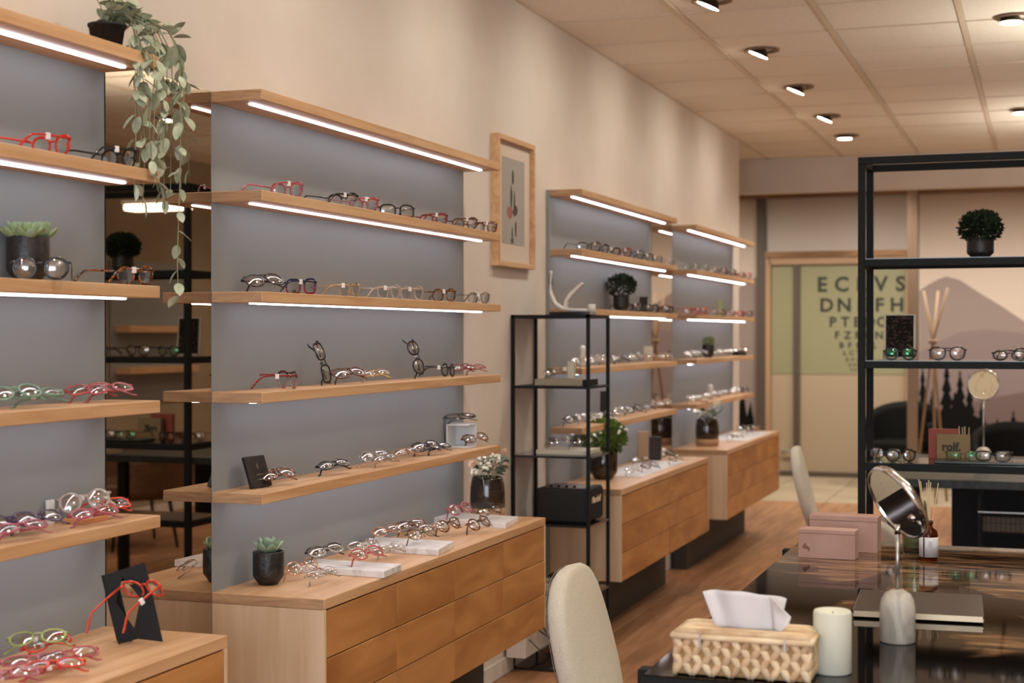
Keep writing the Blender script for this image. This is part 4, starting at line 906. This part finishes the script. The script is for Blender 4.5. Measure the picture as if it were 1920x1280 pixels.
glasses('oval', 'black', 'open', bs(1893, 6.02), -95, 'black oval eyeglasses at the right edge of the tall shelf', SG, 1.3362, tagged=False)
glasses('panto', 'black', 'open', bs(1930, 6.14), -60, 'black eyeglasses cut by the right picture edge on the tall shelf', SG, 1.3362, tagged=False)
glasses('round', 'black', 'open', bs(1690, 5.99), -68, 'black round eyeglasses on the lower tall shelf by its left post', SG, .9462, tagged=True)
glasses('square', 'mblack', 'open', bs(1660, 6.1), -100, 'thin black eyeglasses behind the round pair on the lower shelf', SG, .9462, tagged=False)
st = thing('stone_print', 'white framed print of dark stone standing on the tall shelf', 'picture', (1.5615 + .061, 6.15, 1.3370))
st.rotation_euler = (-.08, 0, 0)
obj('white_border', B(-.061, .061, -.004, .004, 0, .178, bev=.001, seg=1), CREAMB, st); obj('stone_image', B(-.053, .053, -.0052, -.004, .010, .173), STONE, st)
tr = tag(obj('dark_tray', B(0, .33, 0, .13, 0, .010, bev=.003), DARKGR, None, loc=(on_y(1752, 860, 5.99).x, 5.965, .9463)), 'dark green stone tray on the lower tall shelf', 'tray')
glasses('rect', 'gun', 'open', bs(1806, 6.0), -88, 'dark thin eyeglasses with a green glint on the left of the tray', SG, .9565, lens=LENSG, tagged=False)
glasses('rect', 'blk2', 'open', bs(1862, 6.0), -92, 'brown rectangular eyeglasses on the right of the tray', SG, .9565, tagged=False)
bt = thing('kraft_box', 'kraft card box printed rolf. with pale sticks inside', 'box', (on_y(1788, 830, 6.15).x, 6.15, .9463))
# open top box
for a in ((-.062, .062, -.012, -.010, 0, .100), (-.062, .062, .010, .012, 0, .100), (-.062, -.060, -.010, .010, 0, .100), (.060, .062, -.010, .010, 0, .100), (-.060, .060, -.010, .010, 0, .002)): obj('card_wall', B(*a), KRAFT, bt)
text_mesh('printed_name', 'rolf.', .044, INK, bt, frame_mat((-.008, -.0124, .038), (1, 0, 0), (0, -1, 0)), .0004, bold=.0018)
text_mesh('printed_name', 'rolf.', .044, INK, bt, frame_mat((-.008, .0124, .038), (-1, 0, 0), (0, 1, 0)), .0004, bold=.0018)
for k, (dx, l) in enumerate(((.028, -.008), (.036, -.003), (.042, .0), (.052, .006))): obj('stick', T([(dx, 0, .004), (dx + l, 0, .132 - .004 * (k % 2))], .0024, 6), KRAFTL, bt)
cx_ = on_y(1770, 830, 6.20).x
tag(obj('coral_box', B(-.058, .058, -.010, .012, 0, .118, bev=.001), CORAL, None, loc=(cx_, 6.195, .9463)), 'coral red card box behind the kraft box', 'box')

# ------------------------------------------------------------------ glossy table in front
TX0, TX1, TY0, TY1, TZ = 1.392, 3.0, 2.985, 5.07, .75
tb_ = thing('display_table', 'large glossy dark wood table with a resin-like black top', 'table', (TX0, TY0, 0))
obj('tabletop', B(0, TX1 - TX0, 0, TY1 - TY0, TZ - .03, TZ, bev=.003, seg=2), TABLE, tb_)
obj('edge_band', B(-.002, TX1 - TX0 + .002, -.003, 0.0, TZ - .034, TZ - .003), BLACK, tb_)
for x in (.02, TX1 - TX0 - .08):
    for y in (.10, TY1 - TY0 - .16): obj('leg', B(x, x + .06, y, y + .06, 0, TZ - .0305, bev=.003), BLACK, tb_)
for y in (.10, 1.95): obj('bracket', B(-.030, .0, y - .02, y + .02, TZ - .06, TZ - .008, bev=.003), BLACKR, tb_)
for y in (.10, TY1 - TY0 - .16): obj('cross_bar', B(.08, TX1 - TX0 - .08, y + .01, y + .05, TZ - .08, TZ - .0305), BLACK, tb_)
ZT = TZ + .0003
# woven tissue box
tx = thing('tissue_box', 'woven straw tissue box cover with a white tissue', 'tissue box', (1.452, 3.003, ZT), math.radians(0))
BW, BD, BH = .276, .128, .074
obj('inner_box', B(.006, BW - .006, .006, BD - .006, .002, BH, bev=.004), mat('straw_core', '#a98558', 0.8), tx)
def strand_mesh(L, r):
    return T([(-L / 2, 0, 0), (-L * .25, 0, 0), (0, 0, 0), (L * .25, 0, 0), (L / 2, 0, 0)], [r * .35, r * .9, r, r * .9, r * .35], 6, flat=(.55, 1.0))
SM = [None, None]
def strand(pos, rot, m=0):
    if SM[m] is None:
        o = obj('woven_strand', strand_mesh(.035, .0088), (WEAVE, WEAVEL)[m], tx, True); SM[m] = o
    else: o = copy(SM[m], tx)
    o.location = pos; o.rotation_euler = rot
nx, nz = 14, 4
for face in range(4):
    length = BW if face in (0, 2) else BD; n_ = nx if face in (0, 2) else 6
    for i in range(n_):
        for j in range(nz):
            s_ = (i + .5) / n_ * length; z_ = .017 + j * .0172; up = 1 if (i + j) % 2 else -1
            ang = math.radians(62) * up
            if face == 0: strand((s_, .003, z_), (0, ang, 0), (i * 3 + j) % 2)
            elif face == 2: strand((s_, BD - .003, z_), (0, ang, 0), (i + j) % 2)
            elif face == 1: strand((.003, s_, z_), (0, ang, PI / 2), (i + j) % 2)
            else: strand((BW - .003, s_, z_), (0, ang, PI / 2), (i * 3 + j) % 2)
for k in range(6):
    y = .010 + k * .0215
    if k in (2, 3): segs = ((.0, .085), (.195, BW))
    else: segs = ((.0, BW),)
    for a, b in segs: obj('lid_strand', T([(a + .002, y, BH + .012), (a + .02, y, BH + .014), ((a + b) / 2, y, BH + .0145), (b - .02, y, BH + .014), (b - .002, y, BH + .012)], [.007, .011, .0115, .011, .007], 8, flat=(1.0, .62)), WEAVEL if k % 2 else WEAVE, tx, True)
for y in (.0, BD): obj('lid_rim', T([(0, y, BH + .006), (BW, y, BH + .006)], .0062, 8), WEAVEL, tx, True)
for x in (.0, BW): obj('lid_rim', T([(x, 0, BH + .006), (x, BD, BH + .006)], .0062, 8), WEAVEL, tx, True)
for x in (.055, .225): obj('stitch', B(x, x + .004, -.0085, -.003, BH - .012, BH + .014), STEELB, tx)
# tissue: folded sheet
def sheet(name, grid, m, parent, th=.0012):
    bm = bmesh.new(); R_, C_ = len(grid), len(grid[0]); V = [[bm.verts.new(p) for p in row] for row in grid]
    for i in range(R_ - 1):
        for j in range(C_ - 1): bm.faces.new((V[i][j], V[i][j + 1], V[i + 1][j + 1], V[i + 1][j]))
    o = obj(name, bm, m, parent, True); md = o.modifiers.new('t', 'SOLIDIFY'); md.thickness = th; return o
grid = []
for i in range(10):
    v = i / 9; row = []
    for j in range(15):
        u = j / 14; wv = .064 + .022 * v
        x = .138 + (u - .5) * 2 * wv - .008 * v; y = .064 + .016 * math.sin(u * 7 + 1) * (.5 + v * .6) + .008 * math.sin(u * 15) * v; z = BH + .012 + v * (.072 + .012 * math.sin(PI * u) - .006 * u)
        row.append((x, y, z))
    grid.append(row)
sheet('tissue', grid, PAPER, tx)
grid = []
for i in range(7):
    v = i / 6; row = []
    for j in range(6):
        u = j / 5; x = .195 + u * .045 * (1 - abs(v - .45) * 1.7) - .008 * v; y = .060 - .02 * u; z = BH + .012 + .076 * v
        row.append((x, y, z))
    grid.append(row)
sheet('tissue_fold', grid, PAPER, tx)
# pillar candle
cn = thing('pillar_candle', 'cream pillar candle standing between tissue box and marble mirror foot', 'candle', (1.754, 3.13, ZT))
obj('wax', lathe([(0, 0), (.036, 0), (.0385, .003), (.0385, .122), (.036, .127), (.030, .126), (.020, .119), (0, .117)], 36), WAX, cn, True); obj('wick', T([(0, 0, .116), (.001, 0, .124)], .0009, 5), BLACK, cn)
# table mirrors with marble feet
def table_mirror(loc, lab, rz, tilt, r, zc, face, side=0.0, thick=.018, s=1.0):
    t = thing('table_mirror', lab, 'mirror', loc, rz, 'round table mirrors on marble domes')
    obj('marble_foot', lathe([(0, 0), (.036, 0), (.039, .003), (.039, .075), (.036, .094), (.028, .108), (.015, .116), (0, .118)], 36), MARBG, t, True)
    obj('stem', T([(0, 0, .117), (0, 0, zc - r * .75)], .0045, 10), STEELB, t, True)
    hd = obj('mirror_rim', lathe([(r - .004, -thick / 2), (r, -thick / 2), (r + .002, 0), (r, thick / 2), (r - .004, thick / 2), (r - .004, -thick / 2)], 40), ROSE, t, True)
    gl = obj('mirror_face', lathe([(0, -thick / 2 + .003), (r - .004, -thick / 2 + .003), (r - .004, thick / 2 - .003), (0, thick / 2 - .003)], 40), face, hd)
    if face is not MREFL: obj('back_ring', lathe([(r * .42, thick / 2 - .003), (r * .46, thick / 2 + .002), (r * .5, thick / 2 - .003)], 24), CHROME, hd, True)
    hd.location = (0, 0, zc); hd.rotation_euler = tilt if len(tilt) == 3 and not isinstance(tilt, Vector) else tilt.to_track_quat('Z', 'Y').to_euler(); t.scale = (s,) * 3
    obj('pivot', T([(0, 0, zc - r * .8), (0, 0, zc - r * .55)], .007, 10), CHROME, t, True)
    return t
table_mirror((1.851, 3.49, ZT), 'round tilted chrome table mirror on a pale marble dome in the foreground', 0, Vector((.70, .53, .48)), .090, .312, mat('mirror_clear', '#e0dbd8', 0.02, 1.0))
# laptop
lp = thing('closed_laptop', 'closed dark laptop with a champagne front edge on the table', 'laptop', (1.722, 3.745, ZT), math.radians(3))
obj('base', B(0, .305, 0, .31, .003, .012, bev=.003), LAPE, lp); obj('lid', B(0, .305, 0, .31, .0125, .020, bev=.003), LAPT, lp); obj('front_lip', B(.003, .302, -.001, .003, .005, .018), LAPE, lp)
for a in ((.03, .03), (.27, .03), (.03, .28), (.27, .28)): obj('rubber_foot', lathe([(0, 0), (.006, 0), (.006, .003), (0, .003)], 10, c=a), BLACK, lp)
# pink boxes
def cbox(x, y, w, d, h, lab, stain=False):
    t = thing('pink_box', lab, 'box', (x, y, ZT), math.radians(-2), 'dusty pink card boxes on the table')
    obj('box_body', B(0, w, 0, d, 0, h * .86, bev=.0008, seg=1), PINKB, t); obj('box_lid', B(-.0008, w + .0008, -.0008, d + .0008, h * .865, h, bev=.0008, seg=1), PINKB, t)
    if stain: obj('lip_print', prism([(.012, .035), (.022, .047), (.026, .038), (.036, .030), (.034, .018), (.028, .026), (.016, .028)], -.0006, 0, 'y'), PINKS, t)
cbox(1.446, 4.705, .172, .07, .088, 'smaller dusty pink card box standing in front of its twin', True)
cbox(1.455, 4.88, .212, .085, .112, 'larger dusty pink card box behind the smaller one')
# jar candle and reed diffuser
jc = thing('jar_candle', 'green wax candle in a clear glass jar behind the amber bottle', 'candle', (1.778, 4.90, ZT))
obj('glass_jar', lathe([(0, 0), (.036, 0), (.038, .004), (.038, .15), (.034, .165), (.030, .168), (.028, .165), (.034, .148), (.035, .012), (0, .012)], 30), JAR, jc, True)
obj('green_wax', lathe([(0, .022), (.034, .022), (.034, .10), (0, .10)], 28), WAXG, jc, True); obj('dark_base', lathe([(0, .004), (.0345, .004), (.0345, .0215), (0, .0215)], 24), BLACK, jc)
rd = thing('reed_diffuser', 'amber glass reed diffuser bottle with a white label', 'diffuser', (1.829, 4.775, ZT))
obj('amber_bottle', lathe([(0, 0), (.026, 0), (.028, .003), (.028, .078), (.025, .090), (.012, .100), (.011, .118), (.008, .118), (.008, .102), (.022, .088), (.025, .076), (.025, .006), (0, .006)], 30), AMBER, rd, True)
obj('neck_ring', lathe([(.0085, .112), (.0135, .112), (.0135, .121), (.0085, .121), (.0085, .112)], 20), mat('brown_cap', '#4a2a14', 0.4), rd, True)
obj('paper_label', lathe([(.0281, .012), (.0285, .012), (.0285, .072), (.0281, .072), (.0281, .012)], 30), LABEL, rd, True)
bl = B(-.0022, .0022, -.0292, -.0280, .0125, .0715); o = obj('label_band', bl, LABELP, rd); o.rotation_euler = (0, 0, math.radians(-25))
for k in range(5): o = obj('label_line', B(.002, .014 - .002 * (k % 2), -.0290, -.0287, .060 - k * .004, .0608 - k * .004), mat('label_grey', '#83828c', 0.6), rd)
for dx, dy, z in ((-.030, .005, .245), (-.024, -.004, .24), (-.006, .004, .235), (.0, 0, .243), (.006, -.003, .238), (.028, .004, .235)): obj('reed', T([(dx * -.12, dy * -.2, .02), (dx, dy, z)], .0016, 6), REED, rd)

# ------------------------------------------------------------------ chairs
def pad(w, h, th, n=28, e=2.6, taper=0.0, bulge=.25):
    """rounded upholstered slab in local XZ, thickness along Y"""
    bm = bmesh.new(); loops = []
    prof = [(1.0 - .10, -th / 2), (1.0 - .03, -th / 2 * .85), (1.0, -th / 2 * .4), (1.0, th / 2 * .4), (1.0 - .03, th / 2 * .85), (1.0 - .10, th / 2)]
    def pt(a, s, y):
        c, s_ = math.cos(a), math.sin(a); x = w / 2 * abs(c) ** (2 / e) * (1 if c >= 0 else -1) * s; z = h / 2 * abs(s_) ** (2 / e) * (1 if s_ >= 0 else -1) * s
        x *= 1 + taper * z / h; return (x, y + bulge * x * x * 1.2, z + h / 2)
    for s, y in prof: loops.append([bm.verts.new(pt(2 * PI * k / n, s, y)) for k in range(n)])
    for u, v in zip(loops, loops[1:]):
        for k in range(n): bm.faces.new((u[k], u[(k + 1) % n], v[(k + 1) % n], v[k]))
    for lp_, y in ((loops[0], -th / 2), (loops[-1], th / 2)):
        mid = [bm.verts.new(pt(2 * PI * k / n, .55, y * 1.06)) for k in range(n)]; c = bm.verts.new(pt(0, 0, y * 1.1))
        for k in range(n):
            j = (k + 1) % n; bm.faces.new((lp_[k], lp_[j], mid[j], mid[k])); bm.faces.new((mid[k], mid[j], c))
    return bm
def chair(loc, rz, lab, m, group, back_h=.46, seat_w=.46, legm=BLACK, zt=.83, lean=14):
    """faces local -Y"""
    t = thing('chair', lab, 'chair', loc, rz, group)
    b = obj('backrest', pad(.43, back_h, .052, taper=-.10), m, t, True); b.location = (0, .20, zt - back_h * math.cos(math.radians(lean)) - .005); b.rotation_euler = (math.radians(-lean), 0, 0)
    s = bmesh.new(); n = 28; L_ = []
    for sc, y in ((-.12 + 1, -.173), (1, -.17), (1.0, -.155), (.90, -.15)):
        L_.append([s.verts.new((.235 * sc * abs(math.cos(a)) ** .8 * (1 if math.cos(a) >= 0 else -1), .22 * sc * abs(math.sin(a)) ** .8 * (1 if math.sin(a) >= 0 else -1) - .02, y * 0 + {0: .385, 1: .395, 2: .430, 3: .442}[[-.173, -.17, -.155, -.15].index(y)])) for a in [2 * PI * k / n for k in range(n)]])
    for u, v in zip(L_, L_[1:]):
        for k in range(n): s.faces.new((u[k], u[(k + 1) % n], v[(k + 1) % n], v[k]))
    s.faces.new(L_[0][::-1]); s.faces.new(L_[-1]); obj('seat', s, m, t, True)
    for sx in (-1, 1):
        obj('back_support', T([(sx * .12, .17, .40), (sx * .12, .24, .44), (sx * .12, .262, .50)], .010, 8), legm, t, True)
        for sy in (-1, 1): obj('leg', T([(sx * .14, sy * .13 - .02, .386), (sx * .225, sy * .215 - .02, .0)], [.013, .009], 10), legm, t, True)
    return t, b
CG_ = 'cream upholstered chairs'
c1, b1 = chair((1.235, 4.02, 0), math.radians(90), 'cream upholstered chair with dark legs beside the glossy table, foreground', CREAM, CG_, back_h=.47, zt=.805)
sm = bmesh.new(); pp = []
for k in range(29):
    a = 2 * PI * k / 28; c, s_ = math.cos(a), math.sin(a); x = .43 / 2 * abs(c) ** (2 / 2.6) * (1 if c >= 0 else -1) * .985; z = .47 / 2 * abs(s_) ** (2 / 2.6) * (1 if s_ >= 0 else -1) * .985; x *= 1 - .10 * z / .47; pp.append((x, .0245 + .3 * x * x, z + .235))
obj('piping', T(pp, .0016, 5, cap=False), SEAM, b1, True)
chair((1.19, 8.35, 0), math.radians(95), 'cream chair at the left side of the far desk', CREAM, CG_)
chair((1.50, 7.0, 0), math.radians(180 - 25), 'low white chair seen through the tall black shelf', CREAM, CG_, back_h=.28, zt=.645)
def armchair(loc, rz, lab, m, w=.62, h=.78, group=None):
    t = thing('armchair', lab, 'armchair', loc, rz, group)
    bm = bmesh.new(); n = 20; rows = []
    for i in range(7):
        v = i / 6; row = []
        for k in range(n + 1):
            a = -.15 * PI + 1.3 * PI * k / n; hh = .62 + (h - .62) * max(0, math.sin(a)) ** .7; z = .36 + (hh - .36) * v; r = w / 2 * (1 + .06 * v)
            row.append((r * math.cos(a), r * math.sin(a) * .95, z))
        rows.append(row)
    V = [[bm.verts.new(p) for p in r] for r in rows]
    for i in range(6):
        for k in range(n): bm.faces.new((V[i][k], V[i][k + 1], V[i + 1][k + 1], V[i + 1][k]))
    o = obj('shell', bm, m, t, True); md = o.modifiers.new('t', 'SOLIDIFY'); md.thickness = .05; md.offset = 0
    obj('seat', B(-w * .40, w * .40, -w * .40, w * .38, .33, .45, bev=.03, seg=3), m, t, True)
    for sx in (-1, 1):
        for sy in (-1, 1): obj('leg', T([(sx * .2, sy * .18, .335), (sx * .25, sy * .22, 0)], [.014, .010], 8), BLACK, t, True)
    return t
AG = 'black shell armchairs before the mural'
armchair((on_y(1690, 620, 14.5).x, 14.5, 0), math.radians(-10), 'black shell armchair beside the glass door', SHELL, .60, .80, AG)
armchair((2.02, 11.3, 0), math.radians(15), 'black armchair behind the desk, right of the marble mirror', SHELL, .62, .80, AG)
armchair((2.62, 12.0, 0), math.radians(30), 'black armchair farther right, mostly outside the picture', SHELL, .66, .80, AG)
armchair((3.72, 8.9, 0), math.radians(40), 'brown leather armchair seen only in the mirror', LEATH, .78, .76)
cu = obj('tan_cushion', pad(.40, .36, .12, e=3), CUSH, None, True, loc=(3.60, 8.70, .4505)); cu.rotation_euler = (math.radians(-10), 0, math.radians(40)); tag(cu, 'tan cushion on the brown leather armchair', 'cushion')

# ------------------------------------------------------------------ far desk and what is on it
DX0, DX1, DY0, DY1 = 1.40, 2.95, 7.42, 8.95
dk = thing('far_desk', 'long dark granite topped desk behind the tall black shelf', 'desk', (DX0, DY0, 0))
obj('desk_top', B(0, DX1 - DX0, 0, DY1 - DY0, .71, .75, bev=.003), GRANITE, dk)
obj('modesty_panel', B(.30, DX1 - DX0 - .05, .9, .93, .30, .7095), BLACK, dk)
for x in (.05, DX1 - DX0 - .1):
    for y in (.06, DY1 - DY0 - .12): obj('leg', B(x, x + .05, y, y + .05, 0, .7095), BLACK, dk)
table_mirror((1.872, 8.0, .7503), 'round table mirror with painted cream reflection on a marble dome on the far desk', math.radians(-14), (math.radians(86), 0, 0), .077, .43, MREFL, thick=.012)
kb = thing('keyboard', 'white keyboard on the far desk', 'keyboard', (on_z(1890, 873, .75).x - .02, 8.05, .7503))
obj('keyboard_base', B(0, .42, 0, .13, 0, .010, bev=.003), KEYB, kb)
km = None
for i in range(14):
    for j in range(4):
        if km is None: km = obj('key', B(.0, .023, 0, .023, .010, .016, bev=.002, seg=1), KEYB, kb, loc=(.015 + i * .028, .012 + j * .028, 0))
        else: copy(km, kb, (.015 + i * .028, .012 + j * .028, 0))
# wire trolley under the desk
tr_ = thing('wire_trolley', 'black wire drawer trolley under the far desk', 'trolley', (1.86, 7.62, 0))
for x in (0, .40):
    for y in (0, .3): obj('post', B(x, x + .014, y, y + .014, .0, .66), BLACK, tr_)
for z in (.12, .34, .56):
    bm = bmesh.new()
    for k in range(17): box(bm, .014 + k * .0225, .016 + k * .0225, 0, .002, z - .08, z + .02)
    for zz in (z - .08, z - .03): box(bm, .0, .41, 0, .002, zz, zz + .002)
    o = obj('wire_basket', bm, BLACK, tr_); o['kind'] = 'stuff'
    obj('basket_rim', B(0, .414, -.003, .003, z + .02, z + .026), STEELB, tr_); obj('drawer_contents', B(.02, .39, .02, .28, z - .075, z - .02 + .02 * (z > .3), bev=.01), mat('folded_goods', '#6d655c', 0.8), tr_)
# coat stand: crossed sticks
cs_ = thing('coat_stand', 'pale wooden tripod coat stand in front of the mountain mural', 'coat stand', (0, 13.6, 0))
def cs(px, py, Y=13.6): p = on_y(px, py, Y); return Vector((p.x, 0, p.z))
hub = cs(1749, 640)
for a, b, dy in (((1731, 545), (1777, 905), .03), ((1778, 540), (1712, 905), -.03), ((1757, 545), (1760, 905), .09)):
    A_, B_ = cs(*a), cs(*b); B_.z = 0.0; hb_ = hub.copy(); A_.y = dy * 1.5; hb_.y = dy * .3; B_.y = -dy * 4
    obj('stick', T([A_, hb_, B_], .012, 8), STICK, cs_, True)
obj('ring_collar', lathe([(.028, hub.z - .02), (.036, hub.z - .02), (.036, hub.z + .02), (.028, hub.z + .02), (.028, hub.z - .02)], 18, c=(hub.x, 0)), STICK, cs_, True)

# ------------------------------------------------------------------ right wall, seen only in mirrors
rp = tag(obj('back_panel', B(-.02, 0, 0, 1.1, .9, 2.0), PANEL, None, loc=(XR, 9.9, 0)), 'grey back panel on the right wall seen in the mirror', 'panel')
for k, z in enumerate((1.50, 1.18)):
    s_ = tag(obj('wall_shelf', B(-.16, -.0205, 0, 1.0, 0, .05, bev=.002), OAK, None, loc=(XR, 9.95, z - .05)), f'{["upper", "lower"][k]} oak shelf on the right wall seen in the mirror', 'shelf')
for y in (9.55, 9.7): struct(obj('trim_7' if y < 9.6 else 'trim_8', B(XR - .05, XR, y, y + .05, .07, H - .005), DOORW))
